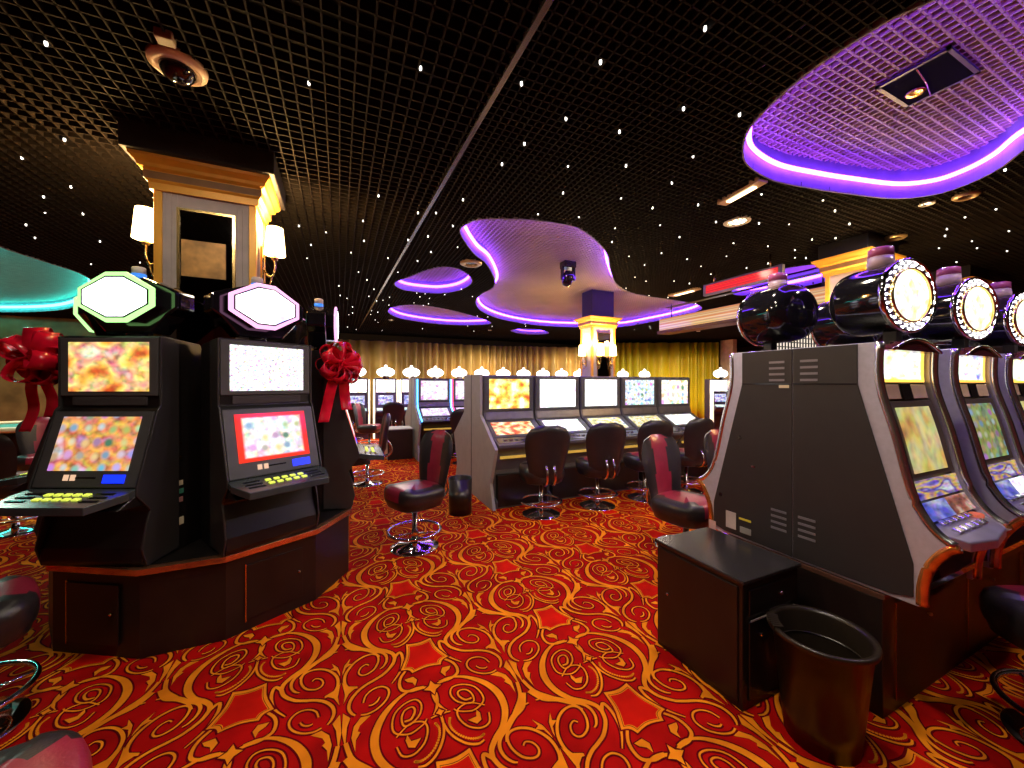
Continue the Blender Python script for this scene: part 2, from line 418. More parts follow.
left_f = [Vector(p) for p in [(X0-.1, -3.2), (.94, -3.2), (.485, 13.8), (X0-.1, 13.8)]]; right_f = [Vector(p) for p in [(.94, -3.2), (X1+.1, -3.2), (X1+.1, 13.8), (.485, 13.8)]]
mb = MB(); slats(mb, CEIL, CEIL+.045, .009, outside=list(COVES.values())+[right_f]); slats(mb, CEIL, CEIL+.035, .008, outside=list(COVES.values())+[left_f], step=.054)
o = mb.build('ceiling', grid_m, recalc=False); struct(o)
mb = MB().box(X0, X1, Y0, Y1, 3.62, 3.66); struct(mb.build('ceiling', plenum))
# seam channel between the two fields of the grid
sx0, sx1 = .95, .60
mb = MB(); mb.slab([(.925, -3), (.955, -3), (.50, 13.5), (.47, 13.5)], CEIL-.012, CEIL+.05)
struct(mb.build('trim_1', mat('seam_steel', (.22, .20, .20), .25, .8)))

wallpurple = mat('cove_wall_paint', (.24, .22, .27), .6)
PANEL = mat('cove_grid_panel', (.55, .44, .25), .55, var=.1, vs=1.5)
def cove(key, label, h=.25, tubes=True, tz=.11, tr=.012, strength=26, col=(.16, .032, 1.0), grid=True, gaps=None, pm=PANEL, step=.056):
    pl = COVES[key]; n = len(pl)
    t = thing('ceiling_cove', label, 'ceiling recess')
    c = sum(pl, Vector((0, 0)))/n; t.location = (c.x, c.y, CEIL)
    T = Matrix.Translation((-c.x, -c.y, -CEIL))
    mb = MB(); rows = [[(p.x, p.y, CEIL-.004) for p in pl+pl[:1]], [(p.x, p.y, CEIL+h) for p in pl+pl[:1]]]
    # two skins so the wall has thickness
    area = sum(a.x*b.y-a.y*b.x for a, b in zip(pl, pl[1:]+pl[:1])); sg = 1 if area > 0 else -1
    nrm = []
    for i in range(n):
        d = (pl[(i+1) % n]-pl[i-1]).normalized(); nrm.append(Vector((d.y, -d.x))*sg)
    out = [p+q*.012 for p, q in zip(pl, nrm)]
    r3 = [[(p.x, p.y, CEIL+h) for p in out+out[:1]], [(p.x, p.y, CEIL-.004) for p in out+out[:1]]]
    mb.grid(rows+r3, closed=True, smooth=False, M=T); mb.build('side_wall', wallpurple, t, recalc=True)
    mb = MB(); mb.slab([(p.x, p.y) for p in pl], CEIL+h+.03, CEIL+h+.04, M=T)
    mb.build('back_panel', pm, t)
    if grid:
        mb = MB(); xs = [p.x for p in pl]; ys = [p.y for p in pl]
        slats(mb, CEIL+h-.02, CEIL+h+.02, .010, inside=pl, step=step, rng=(min(xs), max(xs), min(ys), max(ys)))
        mb.v = [(x-c.x, y-c.y, z-CEIL) for x, y, z in mb.v]
        mb.build('grid_panel', pm, t, recalc=False)
    if tubes:
        m = glow('neon_'+key, col, strength)
        pts = [p-q*.03 for p, q in zip(pl, nrm)]
        mb = MB(); mb.tube([(p.x-c.x, p.y-c.y, tz) for p in pts], tr, 6, closed=True); mb.build('neon_tube', m, t)
    return t
cove('big', 'large curved violet neon ceiling recess at the upper right with a square vent opening', .26, tr=.017, strength=30)
cove('mid', 'wide wavy violet neon ceiling recess around the lit pillar behind the middle bank', .22, tr=.022, strength=28)
cove('oval', 'small oval violet neon ceiling recess left of the wavy one, the higher of two', .22, tr=.022, strength=20)
cove('leaf', 'leaf shaped violet neon ceiling recess below the small oval one', .22, tr=.022, strength=20)
cove('far', 'tiny far violet neon ceiling recess above the curtain', .2, tr=.02, strength=9, grid=False)
cove('right', 'violet neon ceiling recess behind the red running-text sign', .24, tr=.028, strength=20, grid=False)
cove('teal', 'teal neon ceiling recess at the far left edge of the room', .24, tr=.03, strength=14, col=(.04, .8, .68), pm=mat('teal_side_panel', (.34, .42, .38), .55), step=.05)

# ------------------------------------------------------------------ room walls
bronze = mat('bronze_wall', (.30, .15, .05), .45, .2, var=.35, vs=3)
struct(MB().box(-10.0, -1.4, 13.35, 13.5, 0, 3.6).build('wall_left', bronze))
struct(MB().box(-10.1, -10.0, -5, 13.5, 0, 3.6).build('wall_left', bronze))
struct(MB().box(-10, 17, 13.5, 13.6, 0, 3.66).build('wall_back', mat('dark_wall', (.06, .045, .035), .7)))
struct(MB().box(16.5, 16.6, -5, 13.6, 0, 3.66).build('wall_right', mat('dark_wall', (.06, .045, .035), .7)))
def curtain(name, pts, z0, z1, m, label, period=.2, amp=.055, group=None):
    L = []; 
    for a, b in zip(pts, pts[1:]):
        a = Vector(a); b = Vector(b); d = b-a; k = max(2, int(d.length/.035)); nn = Vector((-d.y, d.x)).normalized()
        L += [(a+d*i/k, nn) for i in range(k)]
    rnd = random.Random(5); ph = 0; front = []; back = []
    for i, (p, nn) in enumerate(L):
        ph += .035/period*2*PI*(1+.35*math.sin(i*.07)+.2*math.sin(i*.031+2)); o_ = amp*math.sin(ph)+.02*math.sin(ph*2.3)
        q = p+nn*o_; front.append((q.x, q.y)); q2 = q+nn*.01; back.append((q2.x, q2.y))
    mb = MB(); rows = []
    for k in range(5):
        z = z0+(z1-z0)*k/4; rows.append([(x, y, z) for x, y in front])
    for k in range(4, -1, -1):
        z = z0+(z1-z0)*k/4; rows.append([(x, y, z) for x, y in back])
    mb.grid(rows, closed=True); o = mb.build(name, m); tag(o, label, 'curtain', group); return o
gc = mat('gold_satin_curtain', (.60, .38, .09), .4, .15, var=.35, vs=1.2)
gc2 = mat('olive_gold_curtain', (.62, .50, .012), .42, .1, var=.2, vs=1.2)
curtain('curtain', [(-1.3, 12.7), (5.2, 12.5), (8.6, 11.6)], .02, 2.85, gc, 'long brown gold pleated curtain behind the far row of slot machines', .27, .11)
curtain('curtain', [(8.65, 11.55), (12.7, 9.5)], .02, 3.02, gc2, 'olive yellow pleated curtain at the right end of the far wall', .3, .1)
tag(curtain('curtain', [(6, -4.8), (-7.5, -4.8)], .02, 3.0, mat('dark_red_curtain', (.22, .02, .015), .5), 'dark red pleated curtain behind the viewer'), 'dark red pleated curtain behind the viewer', 'curtain')
struct(MB().box(12.8, 13.0, 9.1, 9.6, 0, 3.1).build('wall_right', mat('cream_wall_end', (.6, .45, .28), .6)))
struct(MB().box(-10, 17, -5.0, -4.95, 0, 3.6).build('wall_front', mat('dark_wall', (.06, .045, .035), .7)))

# ------------------------------------------------------------------ ceiling fittings
STARS = [(46,44),(64.5,140),(22,158),(309,83.5),(420.5,68.5),(502,164.5),(705,29),(600.5,62.5),(521.5,84),(683.5,109),(739.5,115),(566,119),(619.5,132),(524.5,144),(693,156.5),(568,166),(626,166),(672,183),
 (621,198),(652.5,208),(698,205),(716,222),(615,228),(660,225),(612,242),(679.5,237),(761.5,194),(759,223.5),(789,224),(823,200),(835,211),(849.5,224),(812,239.5),(835.5,238),(851.5,236),(733.5,243),(768,246),(726.5,256),(661.5,253),(629,256),(687,259),(701,266),(644.5,265),(795,250),(795,257.5),(806,258),(768,263.5),(746.5,268),(635,277),(711,274),(646,281),(674,281),(689.5,283.5),(626,288),(649,295.5),(668,297.5),
 (1005,170),(996,209),(965,217),(947,229),(945,236),(1009,231),(972,241),(977,248),(939,248),(1007,251),(956.5,262),(993,269.5),
 (378.5,196),(299,226),(326,232),(363,221),(311,245),(307,258),(364,241),(351,252.5),(388,258),(408,240),(418,213),(436,213),(453,226),(428,236.5),(431,252),(417.5,261),(358.5,272),(367,280),(339,286),(374,289),(398,272),(383,300),
 (71,187),(43.6,197),(45,212.5),(83,214),(26,225),(35,238),(100,241.5),(91,264),(140,262.5),(538,214),(579,217),(563,193),(463,200),(457.6,247)]
rnd = random.Random(11)
pts = [at_z(u, v, CEIL) for u, v in STARS]
for i in range(110):
    u = rnd.uniform(340, 760); v = rnd.uniform(286, 331)
    pts.append(at_z(u, v, CEIL))
def inpoly(p, pl):
    c = False
    for a, b in zip(pl, pl[1:]+pl[:1]):
        if (a.y > p[1]) != (b.y > p[1]) and p[0] < (b.x-a.x)*(p[1]-a.y)/(b.y-a.y)+a.x: c = not c
    return c
star_m = glow('star_light_glow', (1, .95, .85), 3)
mb = MB().lathe([(0, -.009), (.005, -.007), (.0072, -.002), (.0072, .012), (0, .012)], 8)
proto = None; placed = []
for p in pts:
    if any(inpoly(p, pl) for pl in COVES.values()) or p[1] > 13 or any(abs(p[0]-a) < .45 and abs(p[1]-b) < .4 for a, b in PIL): continue
    if any(math.hypot(p[0]-a, p[1]-b) < .12 for a, b in placed): continue
    placed.append(p)
    if proto is None:
        proto = mb.build('star_light', star_m); s = proto
    else:
        s = proto.copy(); COL.objects.link(s)
    s.location = (p[0], p[1], CEIL-.002)
    tag(s, 'tiny white star light set in the black grid ceiling', 'ceiling light', 'star lights in the ceiling grid')

can_w = mat('white_can_ring', (.7, .66, .58), .4)
def downlight(x, y, r, label):
    t = thing('downlight', label, 'ceiling light', (x, y, CEIL))
    MB().lathe([(r*.8, -.004), (r, -.008), (r*1.12, -.002), (r*1.12, .02), (r*.8, .02)], 20).build('ring', can_w, t)
    MB().lathe([(0, .004), (r*.8, .004), (r*.8, .02), (0, .02)], 20).build('lens', glow('downlight_lens', (1, .82, .5), 5), t)
    return t
dl_labels = {}
for i, (x, y, e, vis) in enumerate(FILL_SPOTS):
    if not vis: continue
    if any(inpoly((x, y), pl) for pl in COVES.values()): continue
    dv = x*F0+y*F1; lv = x*F1-y*F0
    t = downlight(x, y, .05, 'added small round downlight can at a fill spot in the grid ceiling'); t['group'] = 'added round cans of the fill spots'  # cans invented to house the fill spots
x, y = at_z(737, 222, CEIL); downlight(x, y, .11, 'bright round ceiling light next to the long lamp, below the big violet recess')
lamp('ceiling_spot', 'SPOT', (x, y, CEIL-.03), 40, (1, .85, .6), .1, (0, 0, 0), 130, 1)
def strip(u, v, L, w, rz, label):
    x, y = at_z(u, v, CEIL); t = thing('strip_light', label, 'ceiling light', (x, y, CEIL), rz)
    MB().box(-L/2, L/2, -w/2, w/2, -.02, .03).build('housing', mat('tan_housing', (.62, .42, .25), .4), t, bevel=.004)
    MB().box(-L*.32, L*.32, -w*.22, w*.22, -.03, -.018).build('tube', glow('strip_glow', (1, .75, .4), 4), t)
strip(741, 192, .42, .10, PI/2-.15, 'rectangular lit ceiling lamp left of the big violet recess')
strip(684, 292, .6, .14, PI/2, 'flat lit ceiling lamp above the wavy recess tip')
def round_detector(u, v, r, label, name='smoke_detector'):
    x, y = at_z(u, v, CEIL); t = thing(name, label, 'smoke detector', (x, y, CEIL))
    MB().lathe([(r*.55, -.02), (r*.8, -.028), (r, -.012), (r, .01), (r*.55, .01)], 28).build('ring', mat('gold_ring', (.55, .40, .22), .3, .6), t)
    MB().lathe([(0, -.012), (r*.5, -.008), (r*.56, .0), (0, .01)], 20).build('centre_cap', gloss, t)
round_detector(966, 195, .085, 'round gold-rimmed ceiling fitting under the right edge of the big violet recess')
round_detector(895, 237, .10, 'round gold-rimmed ceiling fitting above the right-hand pillar')
round_detector(471, 263, .15, 'round pale ceiling fitting between the small oval recess and the wavy recess')
x, y = at_z(178, 66, CEIL)
t = thing('dome_camera', 'black dome security camera with a cream ring on the ceiling above the left pillar', 'security camera', (x, y, CEIL))
MB().lathe([(.07, -.02), (.10, -.026), (.122, -.012), (.125, .01), (.07, .01)], 32).build('ring', mat('warm_cream_ring', (.75, .52, .36), .4), t)
MB().lathe([(0, -.085), (.03, -.082), (.055, -.066), (.072, -.04), (.078, -.015), (.078, .0), (0, .0)], 32).build('dome', gloss, t)
x, y = at_z(165, 37, CEIL)
tag(MB().box(x-.035, x+.035, y-.03, y+.03, CEIL-.025, CEIL+.02).build('motion_sensor', mat('sensor', (.35, .28, .2), .4), bevel=.006), 'small square ceiling sensor beside the dome camera', 'sensor')
# vent opening in the big cove
vz = CEIL+.26-.032
q4 = [at_z(u, v, vz) for u, v in ((878, 86), (944, 50), (977, 72), (912, 107))]
vx0, vx1 = sorted((sum(p[0] for p in (q4[0], q4[1]))/2, sum(p[0] for p in (q4[2], q4[3]))/2)); 
cx = sum(p[0] for p in q4)/4; cy = sum(p[1] for p in q4)/4
t = thing('ceiling_vent', 'square black vent opening in the big violet ceiling recess', 'vent', (cx, cy, vz))
mb = MB(); hw, hh = .205, .165
for a in ((-hw, hw, -hh, -hh+.02), (-hw, hw, hh-.02, hh), (-hw, -hw+.02, -hh, hh), (hw-.02, hw, -hh, hh)): mb.box(a[0], a[1], a[2], a[3], -.006, .010)
mb.build('frame', mat('purple_black_metal', (.08, .05, .09), .4), t)
MB().box(-hw, hw, -hh, hh, -.004, .0).build('shaft_dark_sheet', mat('vent_void', (.002, .002, .002), 1.0), t)  # black sheet painted in for the darkness inside the open vent
MB().tube([(-hw+.02, -.02, -.012), (0, .0, -.02), (hw-.02, .04, -.012)], .004).build('cable', brass, t)
MB().lathe([(.028, -.01), (.045, -.016), (.05, -.004), (.028, -.004)], 16, M=Matrix.Translation((.06, .07, 0))).build('sensor', brass, t)
# moving head spotlight in the mid cove
x, y = at_z(568, 262, CEIL+.2)
t = thing('stage_spotlight', 'black moving-head spotlight hanging in the wavy violet recess', 'spotlight', (x, y, CEIL+.2))
MB().box(-.10, .10, -.08, .08, -.1, 0).build('mount_box', gloss, t, bevel=.01)
mb = MB()
for s in (-1, 1): mb.box(s*.10-.015, s*.10+.015, -.03, .03, -.28, -.08)
mb.build('yoke', gloss, t, bevel=.005)
MB().lathe([(0, -.12), (.06, -.12), (.075, -.08), (.085, .04), (.06, .10), (0, .11)], 18, M=Matrix.Translation((0, 0, -.24)) @ Matrix.Rotation(.5, 4, 'X')).build('lamp_head', gloss, t)

# ------------------------------------------------------------------ pillars
pil_cloth = mat('ribbed_taupe_panel', (.50, .42, .39), .6, var=.1)
mirror = mat('dark_mirror', (.16, .15, .16), .03, 1, var=.02)
bronze_pic = mat('bronze_plate', (.55, .28, .07), .45, .2, var=.35, vs=12)
def pillar(cx, cy, ztop, label, w=.58, dp=.38, cover=CEIL, z0p=0, over=.13):
    t = thing('pillar', label, 'pillar', (cx, cy, 0))
    hw, hd = w/2, dp/2
    MB().box(-hw+.012, hw-.012, -hd+.012, hd-.012, z0p, ztop-.16).build('core', pil_cloth, t)
    mb = MB(); e = .045
    for sx in (-1, 1):
        for sy in (-1, 1):
            x0, x1 = sorted((sx*hw, sx*(hw-e))); y0, y1 = sorted((sy*hd, sy*(hd-e))); mb.box(x0, x1, y0, y1, z0p, ztop-.17)
    mb.build('corner_trim', gold, t, bevel=.004)
    mb = MB(); k = 14
    for face in (-1, 1):                      # fine vertical ribs
        for i in range(k+1):
            x = -hw+.055+(w-.11)*i/k
            if abs(x) < .155: continue
            y = face*(hd-.012); mb.box(x-.004, x+.004, min(y, y+face*.006), max(y, y+face*.006), z0p, ztop-.17)
    mb.build('ribs', pil_cloth, t)
    # crown moulding: stepped and flared
    prof = [(0, ztop-.20), (.015, ztop-.20), (.02, ztop-.155), (.035, ztop-.14), (.038, ztop-.085), (.062, ztop-.07), (.068, ztop-.05), (.095, ztop-.02), (.10, ztop), (0, ztop)]
    rows = []
    for dx, z in prof:
        a, b = hw+dx, hd+dx; rows.append([(-a, -b, z), (a, -b, z), (a, b, z), (-a, b, z), (-a, -b, z)])
    mb = MB().grid(rows, smooth=False); mb.add([(s1*(hw+.10), s2*(hd+.10), ztop) for s1, s2 in ((-1, -1), (1, -1), (1, 1), (-1, 1))], [(0, 1, 2, 3)])
    mb.build('crown_moulding', gold, t)
    MB().box(-hw-.039, hw+.039, -hd-.039, hd+.039, ztop-.137, ztop-.09).build('crown_band', mat('brown_band', (.30, .15, .045), .5), t)
    MB().box(-hw-over, hw+over, -hd-over, hd+over, ztop+.002, cover+.03).build('dark_collar', mat('dark_collar', (.020, .016, .016), .6, bump=.7, bs=60), t, bevel=.01)
    for face in (-1, 1):
        y = face*hd; z1 = ztop-.31; z0 = z0p+.1
        MB().box(-.15, .15, min(y-.012*face, y+.003*face), max(y-.012*face, y+.003*face), z0, z1).build('mirror', mirror, t)
        mb = MB()
        for a in ((-.165, -.148, z0, z1), (.148, .165, z0, z1), (-.165, .165, z1, z1+.016)): mb.box(a[0], a[1], min(y-.012*face, y+.010*face), max(y-.012*face, y+.010*face), a[2], a[3])
        mb.build('mirror_frame', brass, t)
        zc = ztop-.76
        MB().box(-.138, .11, min(y+.004*face, y+.016*face), max(y+.004*face, y+.016*face), zc, zc+.25).build('bronze_plate', bronze_pic, t)
    return t
pillar(-.847, 3.5, 3.0, 'taupe panelled pillar with gold crown rising behind the two left slot machines', z0p=.503)
pillar(4.77, 6.3, 2.82, 'brightly lit pillar with gold crown behind the middle bank of machines', cover=CEIL+.22, over=-.02)
pillar(5.59, 2.41, 2.98, 'taupe pillar with gold crown behind the right bank toppers', over=.05)

pillar(8.3, 2.41, 2.98, 'farther pillar with gold crown glimpsed between the drum toppers', over=.05)
shade_m = mat('lamp_shade_glow', (.9, .8, .6), .6, em=(1, .68, .28), es=9)
def sconce(x, y, z, rz, label, e=16):
    t = thing('wall_sconce', label, 'wall lamp', (x, y, z), rz)     # local +x points away from the wall
    MB().box(0, .02, -.03, .03, -.30, -.04).build('wall_plate', brass, t, bevel=.006)
    MB().tube(catmull([(.01, 0, -.19), (.04, 0, -.25), (.075, 0, -.26), (.095, 0, -.2), (.095, 0, -.12), (.095, 0, -.06)], 5), .008).tube(catmull([(.01, 0, -.24), (.03, 0, -.34), (.06, 0, -.33), (.075, 0, -.26)], 5), .006).lathe([(0, -.035), (.02, -.03), (.028, -.01), (.012, 0), (0, 0)], 12, M=Matrix.Translation((.095, 0, -.10))).build('arm', brass, t)
    MB().lathe([(.074, -.09), (.056, .12)], 24, M=Matrix.Translation((.095, 0, 0))).build('lamp_shade', shade_m, t)
    c, s = math.cos(rz), math.sin(rz)
    lamp('sconce_lamp', 'POINT', (x+.10*c, y+.10*s, z+.17), e, (1, .62, .22), .05)
    return t
sconce(-1.137, 3.47, 2.60, PI, 'glowing wall sconce on the left side of the left pillar', 50)
sconce(-.557, 3.48, 2.60, 0, 'glowing wall sconce on the right side of the left pillar', 55)
sconce(4.48, 6.3, 2.15, PI, 'glowing wall sconce on the left side of the far lit pillar', 26)
sconce(5.30, 2.41, 2.02, PI, 'wall sconce on the pillar behind the right bank, aisle side', 40)
sconce(5.6, 2.22, 2.02, -PI/2, 'wall sconce on the pillar behind the right bank, machine side', 40)
for k, xx in enumerate((4.62, 4.92)):
    sconce(xx, 6.11, 2.15, -PI/2, ('left' if k == 0 else 'right')+' glowing wall sconce on the front of the far lit pillar', 26)

# ------------------------------------------------------------------ slot machine of the left cluster
green_b = mat('lit_button_yellow_green', (.6, .7, .1), .4, em=(.65, .75, .08), es=.8)
blue_d = glow('blue_player_display', (.0, .02, 1.0), 1.6)
teal_deck = mat('deck_plastic', (.045, .055, .06), .25)
def cluster_machine(label, top, low, hexface, rim, group):
    t = thing('slot_machine', label, 'slot machine', group=group)
    hw = .265
    P = Prof([(-.09, 1.265), (-.09, .865), (-.07, .845), (.045, .43)])
    body = [(.39, .0), (-.0, .0), (-.018, .03), (-.012, .10), (.022, .20), (.045, .29), (.02, .33), (-.15, .345), (-.03, .42), (-.045, .43), (.07, .845), (.09, .865), (.09, 1.265), (.11, 1.275), (.37, 1.25), (.39, 1.2)]
    MB().prism(body, -hw, hw).build('cabinet', black, t, bevel=.006)
    # raised side edges
    mb = MB()
    for s in (-1, 1):
        x0, x1 = sorted((s*hw, s*(hw+.012)))
        mb.prism([(.2, .02), (.0, .0), (-.03, .10), (.0, .25), (.02, .30), (-.06, .40), (-.06, .445), (.06, .85), (.078, .87), (.078, 1.27), (.2, 1.26)], x0, x1)
    mb.build('side_edge', charcoal, t, bevel=.004)
    # upper display
    mb = MB(); P.panel(mb, -hw+.004, hw-.004, 1.26, .93, .012, .012); mb.build('upper_bezel', bezel, t, bevel=.003)
    mb = MB(); P.panel(mb, -.215, .215, 1.235, .955, .016, .004); mb.build('upper_screen', top, t)
    mb = MB(); P.panel(mb, -.20, .20, .925, .875, .010, .01); mb.build('speaker_bar', speaker_m, t, bevel=.003)
    mb = MB(); P.panel(mb, -hw+.004, hw-.004, .84, .44, .012, .012); mb.build('lower_bezel', bezel, t, bevel=.003)
    mb = MB(); P.panel(mb, -.205, .205, .81, .525, .016, .004); mb.build('lower_screen', low, t)
    mb = MB(); P.panel(mb, .09, .20, .505, .462, .016, .004); mb.build('player_display', blue_d, t)
    mb = MB(); P.panel(mb, -.06, .05, .493, .486, .014, .004); mb.build('card_slot', gloss, t)
    for x in (-.10, -.065):
        mb = MB(); P.panel(mb, x-.012, x+.012, .505, .475, .016, .004); mb.build('badge', glow('lit_badge', (.9, .55, .35), .8), t)
    # deck: wedge with chamfered front corners
    dk = [(-hw, -.03), (hw, -.03), (hw+.012, -.10), (hw-.05, -.255), (-hw+.03, -.255), (-hw-.012, -.12)]
    n = 6; vs = [(x, y, .44+(y+.03)*.18) for x, y in dk]+[(x, y, .40+(y+.03)*.18) for x, y in dk]
    d = MB().add(vs, [tuple(range(n)), tuple(reversed(range(n, 2*n)))]+[(i, i+n, (i+1) % n+n, (i+1) % n) for i in range(n)]).build('button_deck', teal_deck, t, bevel=.004)
    for r in range(2):
        for k in range(5):
            x = -.09+k*.047; y = -.125-r*.05; z = .44+(y+.03)*.18
            MB().box(-.014, .014, -.011, .011, 0, .007).build('button', green_b, d, loc=(x, y, z)).rotation_euler = (math.atan(.18), 0, 0)
    for x0, x1 in ((-.215, -.13), (.13, .215)):
        for r in range(3):
            y = -.11-r*.04; MB().box(x0, x1, y-.008, y+.008, .44+(y+.03)*.18-.002, .444+(y+.03)*.18).build('deck_recess', gloss, d)
    # stickers and locks on the right side
    for (y, z, w, h, m) in ((.10, .55, .02, .02, brass), (.10, .64, .012, .016, brass), (.09, .40, .05, .03, cream), (.09, .35, .06, .028, mat('green_sticker', (.05, .3, .22), .5)), (.09, .30, .05, .03, mat('pink_sticker', (.5, .25, .25), .5)), (.09, .17, .06, .045, cream)):
        MB().box(hw+.001, hw+.0035, y-w/2+.12, y+w/2+.12, z-h/2, z+h/2).build('sticker' if m is not brass else 'lock', m, t)
    # topper
    cx, cz = 0.0, 1.50
    def hx(w, h, k=.42): return [(-w, -h*.36), (-w, h*.36), (-w*.27, h), (w*.27, h), (w, h*.36), (w, -h*.36), (w*.27, -h), (-w*.27, -h)]
    def slabxz(loop, y0, y1, mb):
        M = Matrix(((1, 0, 0, cx), (0, 0, -1, 0), (0, 1, 0, cz), (0, 0, 0, 1)))   # x->x, y->z, z->-y
        return mb.slab(loop, -y1, -y0, M=M)
    wing = [(-.275, -.05), (-.275, .05), (-.24, .07), (-.08, .135), (.08, .135), (.24, .07), (.275, .05), (.275, -.05), (.22, -.09), (.13, -.2), (-.13, -.2), (-.22, -.09)]
    tp = slabxz(wing, .185, .32, MB()).build('topper', gloss, t, bevel=.012)
    slabxz(hx(.198, .136), .125, .19, MB()).build('face_housing', gloss, tp, bevel=.006)
    slabxz(hx(.208, .146), .11, .127, MB()).build('rim_light', rim, tp, bevel=.005)
    slabxz(hx(.183, .121), .106, .12, MB()).build('face_gap', gloss, tp)
    slabxz(hx(.174, .112), .103, .12, MB()).build('lit_face', hexface, tp, bevel=.004)
    MB().cyl(0, .24, 1.25, 1.36, .05, 16).build('neck', gloss, tp)
    MB().lathe([(.035, 1.64), (.035, 1.67), (0, 1.67)], 14, M=Matrix.Translation((0, .25, 0))).build('beacon_base', mat('blue_beacon', (.02, .12, .45), .2, em=(.05, .25, .9), es=.8), tp)
    MB().lathe([(.033, 1.67), (.033, 1.705), (.028, 1.712), (0, 1.712)], 14, M=Matrix.Translation((0, .25, 0))).build('beacon_cap', mat('white_cap', (.7, .6, .55), .4), tp)
    return t
CC = (-.79, 3.6); CR = .92
def fac(a): return (CC[0]+CR*math.cos(R_(16.75))*math.cos(R_(a)), CC[1]+CR*math.cos(R_(16.75))*math.sin(R_(a)), .503)
scr_a = screen('screen_orange_fair', [(.55, .08, .02), (1, .45, .08), (1, .75, .25), (.8, .3, .25), (1, .9, .6)], 5, .95, seed=1)
scr_b = screen('screen_violet_orange', [(.5, .25, .6), (.85, .3, .12), (1, .55, .12), (.7, .2, .15), (.75, .65, .9)], 5, .8, seed=2, cells=(6, 4))
scr_c = screen('screen_white_speckled', [(.9, .88, 1), (1, 1, 1), (1, .98, 1)], 14, 1.25, seed=3, tint=.75)
scr_d = screen('screen_reels_red_frame', [(1, .8, .75), (1, .95, .9), (.9, .9, 1)], 5, 1.0, cells=(6, 4.2), seed=4, frame=(1, .03, .01))
face_w = screen('topper_face_white', [(.55, .7, .9), (1, 1, 1), (1, 1, 1)], 2, 4, seed=5, tint=.1)
face_p = screen('topper_face_lilac', [(.25, .22, 1), (.9, .9, 1), (1, 1, 1), (1, 1, 1)], 3, 3, seed=6, tint=.2)
rim_g = glow('rim_green_white', (.45, 1.0, .30), 1.35)
rim_p = glow('rim_pink_white', (1.0, .42, .80), 1.35)
G = 'slot machines around the left pillar'
m1 = cluster_machine('black two-screen slot machine with green-rimmed white topper and orange upper screen, left of the pillar', scr_a, scr_b, face_w, rim_g, G)
m2 = cluster_machine('black two-screen slot machine with pink-rimmed topper and white upper screen, in front of the pillar', scr_c, scr_d, face_p, rim_p, G)
for m, a in ((m1, 239.5), (m2, 298)): m.location = fac(a); m.rotation_euler = (0, 0, R_(a+90))
m1.rotation_euler.z = R_(245.5+90); m1.location.x += .012; m1.scale = (1.06, 1, 1); m2.rotation_euler.z = R_(301+90)
for a, src, lb in ((358.5, m2, 'slot machine seen side-on at the right of the pillar cluster, red bow on its edge'),
                   (178.5, m1, 'slot machine seen side-on at the left edge of the picture, red bow on its edge'),
                   (58.5, m2, 'slot machine hidden behind the left pillar, far right of the cluster'), (118.5, m1, 'slot machine hidden behind the left pillar, far left of the cluster')):
    dup(src, fac(a), R_(a+90), lb)
# plinth
t = thing('machine_plinth', 'twelve-sided dark wood plinth under the left cluster of slot machines', 'cabinet', (CC[0], CC[1], 0))
va = []
for c in range(6):
    a = 238.5+c*60; va += [a-16.75, a+16.75] if c else [221.5, 257.0]
ring = lambda r: [(r*math.cos(R_(a)), r*math.sin(R_(a))) for a in va]
MB().slab(ring(CR-.02), 0, .462).build('body', blackwood, t, bevel=.004)
MB().slab(ring(CR+.006), .462, .5).build('top_trim', copper, t, bevel=.004)
MB().slab(ring(CR-.03), .5, .503).build('top_board', black, t)
for c in range(6):
    a = R_(238.5+c*60); M = Matrix.Rotation(a+PI/2, 4, 'Z') @ Matrix.Translation((0, -(CR-.02)*math.cos(R_(16.75)), 0))
    d = MB().box(-.16, .17, -.008, .0, .07, .40, M=M).build('door', blackwood, t, bevel=.002)
    MB().box(-.164, -.159, -.0095, .0, .06, .41, M=M).build('door_edge', brass, d)
    MB().lathe([(0, -.022), (.008, -.018), (.009, -.01), (.004, -.006), (.004, 0)], 10, M=M @ Matrix.Translation((.14, -.008, .25)) @ Matrix.Rotation(-PI/2, 4, 'X')).build('knob', brass, d)

